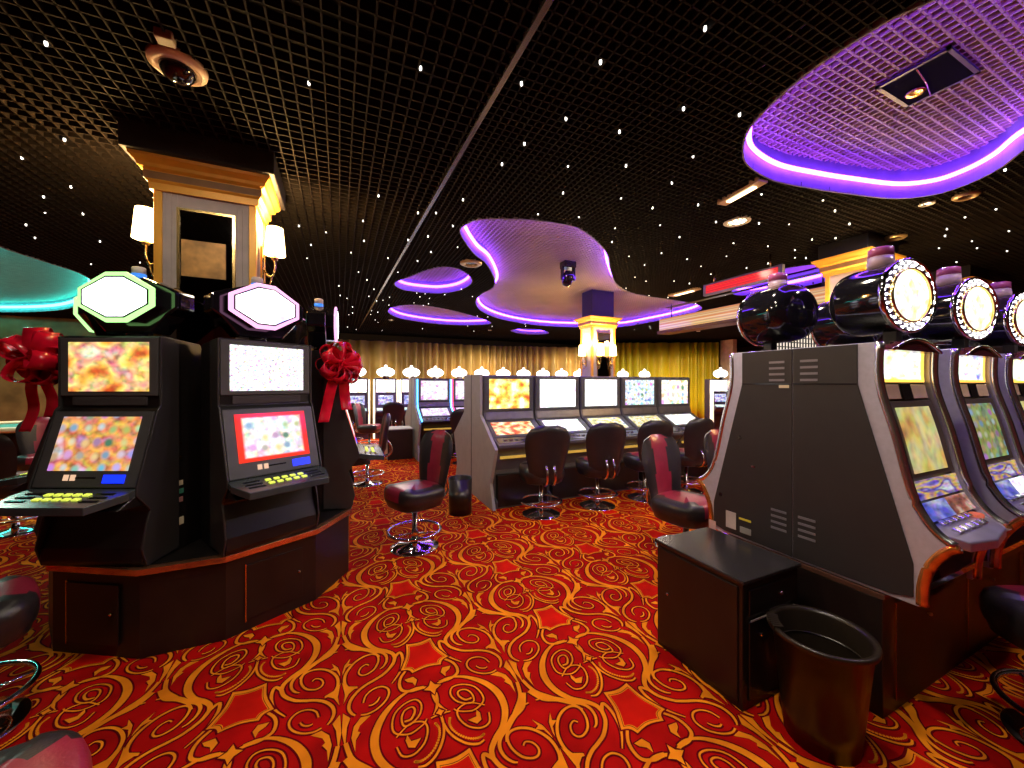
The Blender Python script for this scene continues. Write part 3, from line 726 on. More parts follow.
# ------------------------------------------------------------------ red bows
def bow(loc, scale, rz, label, tail=1, seed=1):
    t = thing('gift_bow', label, 'ribbon bow', loc, rz); rn = random.Random(seed)
    mb = MB()
    for i in range(15):
        az = rn.uniform(0, 2*PI); el = rn.uniform(-.6, 1.2) if i > 6 else (i-3)*.25; az = 2*PI*i/7.5+rn.uniform(-.2, .2)
        L = .105*rn.uniform(.85, 1.1); w = .034
        # loop petal in local x (outward) z plane
        path = [Vector((0, 0, 0)), Vector((L*.55, 0, .045)), Vector((L, 0, .03)), Vector((L*1.02, 0, -.015)), Vector((L*.5, 0, -.03)), Vector((0, 0, -.005))]
        c = catmull(path, 4)
        M = Matrix.Rotation(-PI/2, 4, 'X') if False else Matrix.Identity(4)
        M = Matrix.Rotation(az, 4, 'Y') @ Matrix.Rotation(rn.uniform(-.5, .5), 4, 'Z') @ Matrix.Rotation(rn.uniform(-.9, .9), 4, 'X')
        M = Matrix.Translation((0, -.02-rn.uniform(0, .05), 0)) @ M
        rows = [[(p.x, -w, p.z) for p in c], [(p.x, w, p.z) for p in c]]
        mb.grid([[tuple(q) for q in r] for r in rows], M=M, smooth=True)
    o = mb.build('loops', ribbon, t); sd = o.modifiers.new('solid', 'SOLIDIFY'); sd.thickness = .0015
    mb = MB()
    for k, (dx, L) in enumerate(((-.05, .30), (.02, .24))):
        rows = []
        c = catmull([Vector((dx*.2, -.02, -.03)), Vector((dx*.8, -.05, -L*.35)), Vector((dx*1.2, -.03, -L*.7)), Vector((dx*1.6, -.045, -L))], 5)
        mb.grid([[(p.x-.026, p.y-.006, p.z) for p in c], [(p.x, p.y+.008, p.z) for p in c], [(p.x+.026, p.y-.004, p.z) for p in c]])
    o = mb.build('tails', ribbon, t); sd = o.modifiers.new('solid', 'SOLIDIFY'); sd.thickness = .0015
    MB().lathe([(0, -.02), (.018, -.012), (.022, 0), (.018, .012), (0, .02)], 12, M=Matrix.Translation((0, -.05, 0))).build('knot', ribbon, t)
    t.scale = (scale,)*3
    return t
bow((-.005, 3.235, 1.65), 1.45, .15, 'shiny red ribbon bow on the right-hand machine of the left cluster, over the aisle', seed=4)
bow((-1.60, 3.33, 1.66), 1.5, -.5, 'shiny red ribbon bow on the machine at the left edge of the picture', seed=9)

# ------------------------------------------------------------------ slot machine of the right bank (curved chrome front, drum topper)
chrome_b = mat('chrome_button', (.75, .72, .80), .15, .9)
ORG = .861
def right_machine(label, top, main, mid1, mid2, face, group):
    t = thing('slot_machine', label, 'slot machine', group=group)      # origin on plinth top z=.56
    Z = .56
    ed = [(-.02, 1.69), (-.02, 1.50), (.035, 1.27), (.082, 1.05), (.122, .945), (.172, .880), (.222, .850)]
    edc = [(p.x, p.y) for p in catmull([Vector(p) for p in ed], 4)]
    hw = .285; back = .369
    side = [(-s, z-Z) for s, z in edc]+[(-.232, .843-Z), (-.215, .83-Z), (-.165, .79-Z), (-.13, .72-Z), (-.118, .65-Z), (-.118, .005), (back, .005), (back, 1.69-Z)]
    mb = MB()
    for s in (-1, 1):
        x0, x1 = sorted((s*hw, s*(hw-.035))); mb.prism(side, x0, x1)
    mb.build('side_wing', silver, t, bevel=.003)
    core = [(-(s-.028), z-Z) for s, z in edc[:-3]]+[(-.15, .862-Z), (-.16, .84-Z), (-.02, .82-Z), (-.0, .64-Z), (-.10, .62-Z), (-.10, .005), (back, .005), (back, 1.69-Z)]
    MB().prism(core, -hw+.03, hw-.03).build('cabinet', black, t)
    for s in (-1, 1):       # dark inset on the flank
        x0, x1 = sorted((s*hw, s*(hw+.008)))
        inset = [(.09, 1.687-Z), (.09, 1.50-Z), (-.10, .74-Z), (-.10, .60-Z), (-.02, .58-Z), (back-.002, .575-Z), (back-.002, 1.687-Z)]
        sp = MB().prism(inset, x0, x1).build('flank_panel', panelgrey, t, bevel=.002)
        xs = s*(hw+.0085)
        for (yy, zz) in ((.29, 1.62), (.30, .80)):
            mb = MB()
            for k in range(4): mb.box(min(xs, xs+s*.003), max(xs, xs+s*.003), yy-.04, yy+.04, zz-Z-.033*k-.006, zz-Z-.033*k+.006)
            mb.build('vent_slots', mat('vent_metal', (.25, .24, .28), .4, .4), sp)
        MB().box(min(xs, xs+s*.002), max(xs, xs+s*.002), .09, back-.002, 1.498-Z, 1.502-Z).build('seam', gloss, sp)
    for s in (-1, 1):
        MB().tube([(s*(hw-.012), -(sx+.004), z-Z) for sx, z in edc[:-1]], .018, 8).build('chrome_edge', mat('satin_chrome', (.9, .88, .9), .24, 1), t)
        c = catmull([(s*(hw-.015), -.225, .852-Z), (s*(hw-.012), -.19, .825-Z), (s*(hw-.01), -.145, .745-Z), (s*(hw-.01), -.125, .66-Z), (s*(hw-.01), -.122, .575-Z)], 5)
        MB().tube(c, .021, 8).build('front_leg_trim', orange, t)
    P = Prof([(s-.028, z) for s, z in edc])
    def pan(name, x0, x1, z0, z1, off, m, th=.006, n=4, par=t, bev=0):
        mb = MB(); P.panel(mb, x0, x1, z0, z1, off, th, n); mb.v = [(x, y, z-Z) for x, y, z in mb.v]; return mb.build(name, m, par, bevel=bev)
    pan('top_glass', -.23, .23, 1.675, 1.508, .012, top, bev=.003)
    # arched cap above the top glass
    arch = [(-.24, 1.655-Z)]+[(-.24+.48*k/12, 1.655-Z+.055*math.sin(PI*k/12)) for k in range(13)]+[(.24, 1.655-Z)]
    M = Matrix(((1, 0, 0, 0), (0, 0, -1, 0), (0, 1, 0, 0), (0, 0, 0, 1)))
    MB().slab(arch[1:-1], -.10, .015, M=M).build('arched_cap', mat('dark_red_plastic', (.10, .02, .03), .2), t)
    MB().tube([(x, -.018, z) for x, z in arch[1:-1]], .007).build('arch_trim', chrome, t)
    pan('speaker', -.215, -.06, 1.495, 1.425, .016, beige_sp, bev=.004)
    pan('speaker', .06, .215, 1.495, 1.425, .016, beige_sp, bev=.004)
    pan('speaker_divider', -.05, .05, 1.50, 1.42, .02, black, bev=.004)
    pan('screen_surround', -.235, .235, 1.415, 1.075, .018, mat('warm_grey_bezel', (.12, .09, .075), .35), bev=.006)
    pan('main_screen', -.165, .165, 1.385, 1.095, .022, main)
    pan('upper_panel', -.225, .225, 1.065, .985, .022, mid1, n=5)
    pan('lower_panel', -.225, .01, .975, .905, .022, mid2[0], n=5)
    pan('lower_panel', .02, .225, .975, .905, .022, mid2[1], n=5)
    # deck
    dk = [(-.24, -.085), (.24, -.085), (.245, -.17), (.19, -.235), (0, -.258), (-.19, -.235), (-.245, -.17)]
    zf = lambda y: .900-Z+(y+.085)*.33
    n = len(dk); vs = [(x, y, zf(y)+.012) for x, y in dk]+[(x, y, zf(y)-.028) for x, y in dk]
    d = MB().add(vs, [tuple(range(n)), tuple(reversed(range(n, 2*n)))]+[(i, i+n, (i+1) % n+n, (i+1) % n) for i in range(n)]).build('button_deck', mat('deck_chrome_violet', (.62, .56, .80), .28, .7), t, bevel=.006)
    for r in range(2):
        for k in range(5):
            x = -.13+k*.062; y = -.135-r*.045
            b = MB().box(-.022, .022, -.014, .014, 0, .014).build('button', chrome_b, d, loc=(x, y, zf(y)+.010), bevel=.003); b.rotation_euler = (.32, 0, 0)
    b = MB().lathe([(.024, 0), (.024, .014), (.018, .018), (0, .018)], 16).build('button', mat('red_button', (.5, .05, .05), .2, em=(.8, .2, .1), es=.4), d, loc=(.18, -.15, zf(-.15)+.010))
    # coin tray
    MB().box(-.245, .245, -.125, -.005, .645-Z-.02, .645-Z).build('coin_tray', chrome, t, bevel=.004)
    MB().box(-.245, .245, -.132, -.122, .63-Z, .66-Z).build('tray_lip', chrome, t, bevel=.003)
    # drum topper
    R = .172; cz = 1.925-Z; cy = .0
    tp0 = Matrix.Translation((0.0, cy+.02, cz)) @ Matrix.Rotation(R_(-12), 4, 'Z') @ Matrix.Rotation(PI/2, 4, 'X')   # local z -> -y
    tp = MB().lathe([(R*.985, .0), (R, -.012), (R, -.20), (R*.96, -.235), (R*.80, -.262), (R*.5, -.278), (0, -.283)], 40, M=tp0).build('topper', gloss, t)
    MB().lathe([(R*1.0, -.012), (R*1.045, -.006), (R*1.045, .010), (R*.985, .016), (R*.97, .0)], 40, M=tp0).build('chrome_ring', chrome, tp)
    MB().lathe([(0, .004), (R*.98, .004), (R*.98, -.004), (0, -.004)], 40, M=tp0).build('bulb_plate', mat('purple_black', (.03, .015, .05), .2), tp)
    MB().lathe([(R*.735, .0), (R*.765, .004), (R*.765, .022), (R*.735, .026), (R*.71, .018)], 40, M=tp0).build('gold_ring', brass, tp)
    MB().lathe([(0, .018), (R*.4, .016), (R*.725, .008), (R*.725, .0), (0, .0)], 40, M=tp0).build('lit_face', face, tp)
    bm_ = glow('bulb_glow', (1, .97, 1), 7); bp = None
    for k in range(22):
        for rr_, off in ((.83, 0), (.925, .5)):
            a = 2*PI*(k+off)/22
            if bp is None: bp = MB().lathe([(0, .007), (.006, .005), (.0075, 0)], 6).build('bulb', bm_, tp); bb = bp
            else: bb = bp.copy(); COL.objects.link(bb)
            bb.matrix_local = tp0 @ Matrix.Translation((R*rr_*math.cos(a), R*rr_*math.sin(a), .005))
    MB().box(-.03, .03, .05, .10, 1.685-Z, cz-R+.02).build('neck', black, tp)
    MB().box(-.14, .14, .03, .20, 1.685-Z, 1.70-Z).build('neck_plate', black, tp)
    bx = MB().lathe([(.052, cz+R-.015), (.055, cz+R+.01), (.050, cz+R+.045)], 12, M=Matrix.Translation((0.0, .12, 0))).build('beacon', glass_w, tp)
    MB().lathe([(.051, cz+R+.045), (.049, cz+R+.085), (.04, cz+R+.09), (0, cz+R+.09)], 12, M=Matrix.Translation((0.0, .12, 0))).build('beacon_top', mat('pink_beacon', (.45, .10, .25), .2), tp)
    MB().lathe([(.03, cz+R-.01), (.03, cz+R+.04), (0, cz+R+.045)], 10, M=Matrix.Translation((0.0, .12, 0))).build('beacon_core', cream, tp)
    return t
s_y = screen('glass_yellow_white', [(1, .75, .25), (1, 1, .8), (1, 1, 1), (1, .95, .6)], 5, 1.5, seed=7, frame=(1, .55, .08))
s_m = screen('screen_tan_figure', [(.55, .22, .10), (.80, .58, .14), (.66, .62, .30), (.85, .68, .28), (.75, .28, .2)], 3.2, .62, seed=8, tint=.3)
s_m2 = screen('screen_olive_grid', [(.30, .38, .12), (.5, .5, .15), (.25, .42, .3)], 4, .5, seed=9, cells=(4, 5))
s_p1 = screen('panel_violet_yellow', [(.05, .03, .35), (.30, .22, .8), (.9, .6, .1), (.15, .08, .5), (.8, .8, .9)], 4, .6, seed=10)
s_p2 = screen('panel_blue_lilac', [(.03, .05, .45), (.15, .15, .75), (.75, .75, 1)], 2.2, .6, seed=11)
s_p3 = screen('panel_brown_pink', [(.12, .03, .05), (.45, .15, .10), (.95, .7, .6)], 3, .6, seed=12)
s_p4 = screen('panel_bright_violet', [(.7, .5, 1), (1, 1, 1), (1, .95, .6)], 2, 1.4, seed=13)
s_f = screen('drum_face_yellow', [(1, .75, .25), (1, 1, .65), (1, 1, .9), (1, .8, .4)], 5, 1.6, seed=14)
s_b = screen('glass_blue_white', [(.15, .15, .9), (.9, .95, 1), (1, 1, 1), (1, .9, .6)], 5, 1.4, seed=15, frame=(1, .5, .08))
GR = 'drum-topped slot machines of the right bank'
rm = []
a = right_machine('slot machine with curved chrome front and drum topper, nearest of right bank', s_y, s_m, s_p1, (s_p2, s_p3), s_f, GR)
b = right_machine('slot machine with curved chrome front and drum topper, second of right bank', s_b, s_m2, s_p1, (s_p2, s_p4), s_f, GR)
PX_ = .79
a.location = (2.495, ORG, .56); b.location = (2.495+PX_, ORG, .56)
dup(a, (2.495+2*PX_, ORG, .56), 0, 'slot machine with drum topper cut by the right edge of the picture')
dup(b, (2.495+3*PX_, ORG, .56), 0, 'slot machine with drum topper past the right edge of the picture')
lbr = ['rear-side slot machine at the aisle end of the right bank, black drum topper', 'rear-side slot machine of the right bank, second black drum topper from the aisle', 'slot machine on the back side of the right bank, third from the aisle', 'slot machine on the back side of the right bank, fourth from the aisle']
rear = [dup((a, b)[k % 2], (2.495+k*PX_, 2*1.23-ORG, .56), PI, lbr[k]) for k in range(4)]
def on_flank(u, v):
    d = 2.2/(F0+(u-512)/380*F1); return d*F1-(u-512)/380*d*F0, 1.5+(384-v)*d/380
for u0, v0, u1, v1, nm, m in ((726, 510, 736, 530, 'sticker', mat('white_note', (.6, .5, .48), .5)), (739, 517, 751, 523, 'sticker', mat('yellow_note', (.75, .6, .05), .5)), (740, 526, 751, 536, 'sticker', mat('grey_note', (.3, .29, .28), .5)),
        (709, 519, 716, 531, 'sticker', mat('pink_note', (.6, .4, .4), .5)), (751, 465, 755, 468, 'lock', chrome), (719, 492, 722, 496, 'lock', chrome), (738, 436, 741, 439, 'lock', chrome), (779, 385, 789, 388, 'handle', cream)):
    ya, za = on_flank(u0, v0); yb, zb = on_flank(u1, v1)
    MB().box(2.495-2.2005, 2.495-2.1985, 2*1.23-ORG-ya, 2*1.23-ORG-yb, zb-.56, za-.56).build(nm, m, rear[0])
# plinth of the right bank
t = thing('machine_plinth', 'long dark wood plinth under the right bank of slot machines', 'cabinet', (2.21, 1.23, 0))
MB().box(0, 3.3, -.369, .369, 0, .535).build('body', blackwood, t, bevel=.004)
MB().box(-.004, 3.3, -.376, .376, .535, .56).build('top_trim', mat('dark_copper', (.22, .10, .07), .25, .6), t, bevel=.003)
for k in range(4):
    for f in (-1, 1):
        x = .29+k*PX_; y0, y1 = sorted((f*.369, f*.376))
        d = MB().box(x-.19, x+.19, y0, y1, .06, .50).build('door', blackwood, t, bevel=.002)
        MB().box(x-.194, x-.190, min(f*.37, f*.378), max(f*.37, f*.378), .06, .50).build('door_edge', brass, d)
        MB().lathe([(0, -.02), (.008, -.016), (.009, -.008), (.004, -.004), (.004, 0)], 10, M=Matrix.Translation((x+.12, f*.376, .38)) @ Matrix.Rotation(-PI/2*f*-1, 4, 'X')).build('knob', cream, d)
# stickers on the near flank
for (u, v, w, h, m, lb) in ((731.5, 521, .05, .085, mat('white_note', (.6, .52, .5), .5), 'white printed sticker'),):
    pass

# ------------------------------------------------------------------ low cabinet and waste bin by the right bank
t = thing('low_cabinet', 'low black square cabinet standing against the end of the right bank', 'cabinet', (1.885, 1.40, 0))
MB().box(-.21, .21, -.255, .255, 0, .585).build('body', black, t, bevel=.004)
MB().box(-.222, .222, -.268, .268, .585, .603).build('top_board', mat('satin_black_top', (.02, .018, .02), .22), t, bevel=.004)
d = MB().box(-.218, -.21, -.235, .235, .03, .565).build('door', black, t, bevel=.003)
MB().lathe([(.008, 0), (.008, -.008), (0, -.01)], 10, M=Matrix.Translation((-.218, .17, .33)) @ Matrix.Rotation(PI/2, 4, 'Y')).build('lock', chrome, d)
d = MB().box(-.17, .17, -.262, -.255, .43, .55).build('drawer', black, t, bevel=.003)
MB().lathe([(.008, 0), (.008, .008), (0, .01)], 10, M=Matrix.Translation((.06, -.262, .49)) @ Matrix.Rotation(PI/2, 4, 'X')).build('lock', chrome, d)
d = MB().box(-.17, .17, -.262, -.255, .04, .40).build('door', black, t, bevel=.003)
MB().lathe([(.008, 0), (.008, .008), (0, .01)], 10, M=Matrix.Translation((-.09, -.262, .33)) @ Matrix.Rotation(PI/2, 4, 'X')).build('lock', chrome, d)
MB().box(-.165, .165, -.266, -.262, .405, .412).build('trim_strip', mat('grey_line', (.3, .28, .28), .4), t)

t = thing('waste_bin', 'empty dark brown plastic waste bin in front of the low black cabinet', 'waste bin', (1.865, .93, 0))
pl_b = mat('brown_black_plastic', (.018, .012, .008), .3)
MB().lathe([(0, .012), (.122, .012), (.135, .12), (.163, .44), (.168, .452), (.186, .456), (.189, .448), (.187, .432), (.171, .428), (.142, .12), (.130, 0), (0, 0)], 48).build('bucket', pl_b, t)
MB().lathe([(.150, .352), (.153, .355), (.156, .352), (.153, .349), (.150, .352)], 48).build('inner_ridge', pl_b, t)
mb = MB()
for k in range(-3, 4):
    a = R_(135+k*5); mb.box(.150, .192, -.006, .006, .445, .462, M=Matrix.Rotation(a, 4, 'Z'))
mb.build('rim_grip', pl_b, t)

# ------------------------------------------------------------------ stools
def stool(label, group):
    t = thing('casino_stool', label, 'stool', group=group)      # sitter faces local -y
    MB().lathe([(0, .045), (.035, .045), (.06, .035), (.16, .022), (.215, .012), (.225, 0), (0, 0)], 36).build('base_plate', chrome, t)
    MB().lathe([(.032, .04), (.032, .16), (.024, .17), (.024, .42), (0, .42)], 20).build('column', chrome, t)
    ringp = [(.235*math.cos(2*PI*k/36), .235*math.sin(2*PI*k/36), .155) for k in range(36)]
    fr = MB().tube(ringp, .013, 8, closed=True).build('foot_ring', chrome, t)
    mb = MB()
    for k in range(3):
        a = 2*PI*k/3+.5; mb.tube([(.02*math.cos(a), .02*math.sin(a), .13), (.235*math.cos(a), .235*math.sin(a), .155)], .008)
    mb.build('spokes', chrome, fr)
    # seat cushion: rounded square, side panels black, centre strip burgundy
    def supers(a, b, k=3.2, n=40):
        out = []
        for i in range(n):
            th = 2*PI*i/n; c, s = math.cos(th), math.sin(th)
            out.append((a*math.copysign(abs(c)**(2/k), c), b*math.copysign(abs(s)**(2/k), s)))
        return out
    rows = []
    for f, z in ((.0, .385), (.80, .385), (.90, .40), (.93, .43), (.97, .445), (1.0, .475), (1.0, .515), (.965, .545), (.88, .560), (.6, .566), (.0, .570)):
        rows.append([(x*f, y*f-.0, z+(.012 if y < -.15 and z > .5 else 0)) for x, y in supers(.245, .24)])
    rows = [r+r[:1] for r in rows]
    mb = MB().grid(rows)
    for i, f in enumerate(mb.f):
        c = [sum(mb.v[j][k] for j in f)/len(f) for k in range(3)]
        if abs(c[0]) < .115 and c[2] > .50: mb.mi[i] = 1
    mb.build('seat', [leather_b, leather_r], t)
    # backrest: curved shell, wide at the shoulder, narrow at the base
    n = 18; m = 16; front = []; back = []
    for j in range(m+1):
        v = j/m; z = .475+.575*v
        hwid = .185+.080*math.sin(min(1, v*1.25)*PI/2)
        if v > .68: hwid *= math.sqrt(max(0, 1-((v-.68)/.32)**2))*.62+.38
        hwid = max(hwid, .06)
        fr_, bk = [], []
        for i in range(n+1):
            u = -1+2*i/n; x = hwid*u; 
            y = .235+.035*v+.05*v*v-.055*u*u
            edge = (1-abs(u)**5)*(1-max(0, (v-.85)/.15)**3)*(1 if v > .06 else .4+v*10)
            fr_.append((x, y-.035*edge, z)); bk.append((x, y+.030*edge, z))
        front.append(fr_); back.append(bk)
    mb = MB(); mb.grid(front); k = len(mb.f)
    for i, f in enumerate(mb.f):
        c = [sum(mb.v[q][w] for q in f)/len(f) for w in range(3)]
        if abs(c[0]) < .095: mb.mi[i] = 1
    mb.grid(back)
    # close the rim
    rim = [front[0][i] for i in range(n+1)]+[front[j][n] for j in range(1, m+1)]+[front[m][i] for i in range(n-1, -1, -1)]+[front[j][0] for j in range(m-1, 0, -1)]
    rimb = [back[0][i] for i in range(n+1)]+[back[j][n] for j in range(1, m+1)]+[back[m][i] for i in range(n-1, -1, -1)]+[back[j][0] for j in range(m-1, 0, -1)]
    mb.grid([rim+rim[:1], rimb+rimb[:1]])
    mb.build('backrest', [leather_b, leather_r], t)
    mb = MB()
    for s in (-1, 1):
        mb.tube(catmull([(s*.045, .17, .41), (s*.045, .27, .40), (s*.045, .335, .45), (s*.045, .34, .54), (s*.045, .30, .62)], 5), .014, 8)
    mb.build('back_bracket', chrome, t)
    return t
GS = 'black and burgundy stools'
ST = [(.63, 3.56, -68, 'stool with violet sheen on its seat standing alone in the carpet aisle'),
      (2.12, 3.86, 170, 'stool with its back to the viewer at the first machine of the middle bank'),
      (2.90, 3.84, 170, 'stool with its back to the viewer at the second machine of the middle bank'),
      (3.66, 3.84, 172, 'stool with its back to the viewer at the third machine of the middle bank'),
      (4.42, 3.84, 176, 'stool with its back to the viewer at the fourth machine of the middle bank'),
      (5.18, 3.84, 182, 'stool with its back to the viewer at the last machine of the middle bank'),
      (2.60, 2.26, 8, 'stool with a burgundy-striped back nearest the aisle end of the right bank'),
      (3.38, 2.28, 5, 'stool with a burgundy-striped back beyond the end of the right bank'),
      (-1.50, 2.44, 120, 'dark-seated stool with chrome foot ring cut by the left picture edge'),
      (-.78, 1.20, 115, 'stool at the bottom left corner showing only its burgundy seat'),
      (2.76, .44, 150, 'stool cut by the right edge of the picture before the right bank'),
      (.30, 10.1, 170, 'far stool with its back showing at the leftmost far machine'),
      (1.25, 10.1, 175, 'far stool with dark back at the second far machine'),
      (.62, 9.3, 60, 'far stool turned sideways between the far machines'),
      (2.15, 6.95, 165, 'far stool in front of the blue-lit machine'),
      (1.95, 10.1, 180, 'far stool at the third far machine'),
      (-3.6, 7.2, 20, 'stool at the far left edge below the bronze wall'),
      (-3.0, 5.6, 160, 'stool standing behind the machine at the left edge'),
      (.38, 6.1, -90, 'stool half hidden behind the right machine of the left cluster')]
s0 = None
for x, y, deg, lb in ST:
    if s0 is None: s0 = stool(lb, GS); s0.location = (x, y, 0); s0.rotation_euler = (0, 0, R_(deg))
    else: dup(s0, (x, y, 0), R_(deg), lb)

# ------------------------------------------------------------------ middle bank machines (slant front, two screens)
bank_body = mat('bank_machine_grey', (.10, .095, .10), .35)
def bank_machine(label, top, low, group, neon=None, hw=.365):
    t = thing('slot_machine', label, 'slot machine', group=group)
    P = Prof([(-.48, 1.60), (-.48, 1.13), (-.45, 1.02), (-.12, .83), (.02, .775)])
    body = [(.80, 0), (.06, 0), (.06, .08), (.13, .12), (.13, .45), (.04, .66), (-.04, .74), (-.045, .775), (.12, .83), (.45, 1.02), (.48, 1.13), (.48, 1.60), (.50, 1.615), (.80, 1.6)]
    MB().prism(body, -hw, hw).build('cabinet', bank_body if not neon else black, t, bevel=.006)
    def pan(name, x0, x1, z0, z1, off, m, th=.006, n=1, bev=0):
        mb = MB(); P.panel(mb, x0, x1, z0, z1, off, th, n); return mb.build(name, m, t, bevel=bev)
    pan('upper_bezel', -hw+.012, hw-.012, 1.595, 1.15, .012, bezel, .012, bev=.004)
    pan('upper_screen', -hw+.075, hw-.075, 1.565, 1.175, .017, top)
    pan('speaker_bar', -hw+.02, hw-.02, 1.125, 1.03, .012, mat('bar_metal', (.16, .15, .15), .35, .5), bev=.003)
    pan('lower_bezel', -hw+.015, hw-.015, 1.005, .84, .008, bezel, .01, bev=.003)
    pan('lower_screen', -hw+.06, hw-.10, .99, .862, .014, low)
    d = MB(); P.panel(d, -hw+.02, hw-.02, .828, .782, .012, .02, 1); d = d.build('button_deck', mat('bank_deck', (.14, .13, .15), .2, .6), t, bevel=.004)
    for k in range(7):
        x = -.24+k*.075; (ps, pz), nn = P.at(P.arc(.806)); MB().box(x-.022, x+.022, -ps-.018, -ps+.018, pz+.008, pz+.022).build('button', chrome_b, d)
    MB().box(-hw+.03, hw-.03, .055, .135, .02, .40).build('base_door', blackwood, t, bevel=.004)
    MB().box(-hw+.05, hw-.05, .03, .05, .60, .63).build('tray_light', mat('tray_gold', (.5, .3, .05), .3, .5, em=(1, .6, .1), es=.35), t)
    if neon:
        mb = MB()
        for s in (-1, 1): mb.tube([(s*(hw-.004), -(sx+.012), z) for sx, z in P.p], .014, 6)
        mb.build('neon_edge', neon, t)
    return t
pal = {
 'orange': [(.9, .12, .02), (1, .45, .05), (1, .85, .3), (1, 1, .85)], 'white': [(1, .95, .9), (1, 1, 1), (1, 1, 1)],
 'blue': [(.12, .18, .45), (.55, .75, .95), (.9, .95, 1), (.5, .55, .4)], 'cream': [(.55, .25, .12), (1, .9, .65), (1, .95, .85), (.9, .7, .4)],
 'red': [(.5, .04, .02), (.9, .15, .05), (1, .75, .35), (1, .95, .8)], 'olive': [(.3, .3, .12), (.8, .65, .2), (.9, .85, .6), (.4, .5, .6)]}
tops = [screen('bank_top_orange', pal['orange'], 7, 1.5, seed=21), screen('bank_top_white', pal['white'], 4, 1.7, seed=22, tint=.4), screen('bank_top_pink_white', pal['white'], 6, 1.7, seed=23, tint=.3),
        screen('bank_top_blue', pal['blue'], 12, 1.2, seed=24, cells=(7, 5)), screen('bank_top_cream', pal['cream'], 8, 1.5, seed=25, cells=(5, 3))]
lows = [screen('bank_low_red', pal['red'], 8, 1.2, seed=31), screen('bank_low_white', pal['white'], 5, 1.5, seed=32), screen('bank_low_yellow', pal['olive'], 8, 1.2, seed=33),
        screen('bank_low_olive', pal['olive'], 12, 1.0, seed=34), screen('bank_low_cream', pal['white'], 6, 1.3, seed=35)]
names = ['orange upper screen and red lower screen, leftmost of the middle bank', 'white upper screen, second from the left in the middle bank', 'blank white upper screen, third in the middle bank, before the lit pillar', 'pale blue patterned upper screen, fourth in the middle bank', 'cream upper screen with symbols, rightmost of the middle bank']
GM = 'two-screen machines of the middle bank'
bms = []
for k in range(5):
    m = bank_machine('slant-top slot machine, '+names[k], tops[k], lows[k], GM); m.location = (1.69+.375+.75*k, 4.16, 0); bms.append(m)
for k in range(5): dup(bms[k], (1.69+.375+.75*k, 2*4.975-4.16, 0), PI, 'hidden rear-side slot machine back to back with the '+['first', 'second', 'third', 'fourth', 'fifth'][k]+' of the middle bank')
def end_panel(x, y, label):
    t = thing('end_panel', label, 'panel', (x, y, 0))
    half = [(0, 0), (.80, 0), (.70, .30), (.875, .73), (.335, 1.10), (.335, 1.625), (0, 1.625)]
    for s in (-1, 1):
        MB().prism([(s*(a+.003), z) for a, z in half], -.02, .02).build('panel_leaf', bankgrey, t, bevel=.004)
    MB().box(-.024, .0, -.008, .008, 0, 1.625).build('joint_strip', mat('dark_joint', (.1, .09, .09), .5), t)
    return t
end_panel(1.665, 4.975, 'grey flared end panel on the left end of the middle bank')
end_panel(1.40, 8.2, 'pale flared end panel beside the blue-lit far machine')
neon_b = glow('neon_blue_edge', (.08, .45, 1), 5); neon_r = glow('neon_red_edge', (1, .05, .15), 4)
lav = screen('screen_lavender', [(.75, .35, .8), (1, .8, .95), (1, 1, 1), (.8, .75, 1)], 7, 1.15, seed=41)
lav2 = screen('screen_pale_violet', [(.5, .3, .9), (.95, .75, 1), (1, 1, 1)], 7, 1.0, seed=42)
GB = 'neon-edged machines beyond the middle bank'
q0 = bank_machine('far slot machine with blue neon edges and violet screens', lav, lav2, GB, neon_b, .35); q0.location = (1.79, 7.38, 0)
q1 = bank_machine('far slot machine with red neon edges beside the blue one', lav, lav2, GB, neon_r, .35); q1.location = (2.52, 7.38, 0)
dup(q0, (3.25, 7.38, 0), 0, 'blue-edged far machine hidden behind the middle bank'); dup(q1, (3.98, 7.38, 0), 0, 'red-edged far machine hidden behind the middle bank')
t = thing('low_cabinet', 'low dark cabinet next to the pale end panel, far down the aisle', 'cabinet', (1.08, 8.05, 0))
MB().box(-.22, .26, -.26, .26, 0, .59).build('body', blackwood, t, bevel=.004); MB().box(-.24, .27, -.28, .28, .59, .61).build('top_board', bankgrey, t, bevel=.003)
MB().box(-.228, -.222, -.24, .24, .02, .57).build('side_board', bankgrey, t)
tag(MB().lathe([(0, .01), (.10, .01), (.13, .40), (.137, .41), (.13, 0), (0, 0)], 24).build('waste_bin', pl_b, loc=(1.28, 4.28, 0)), 'dark waste bin beside the grey end panel of the middle bank', 'waste bin')

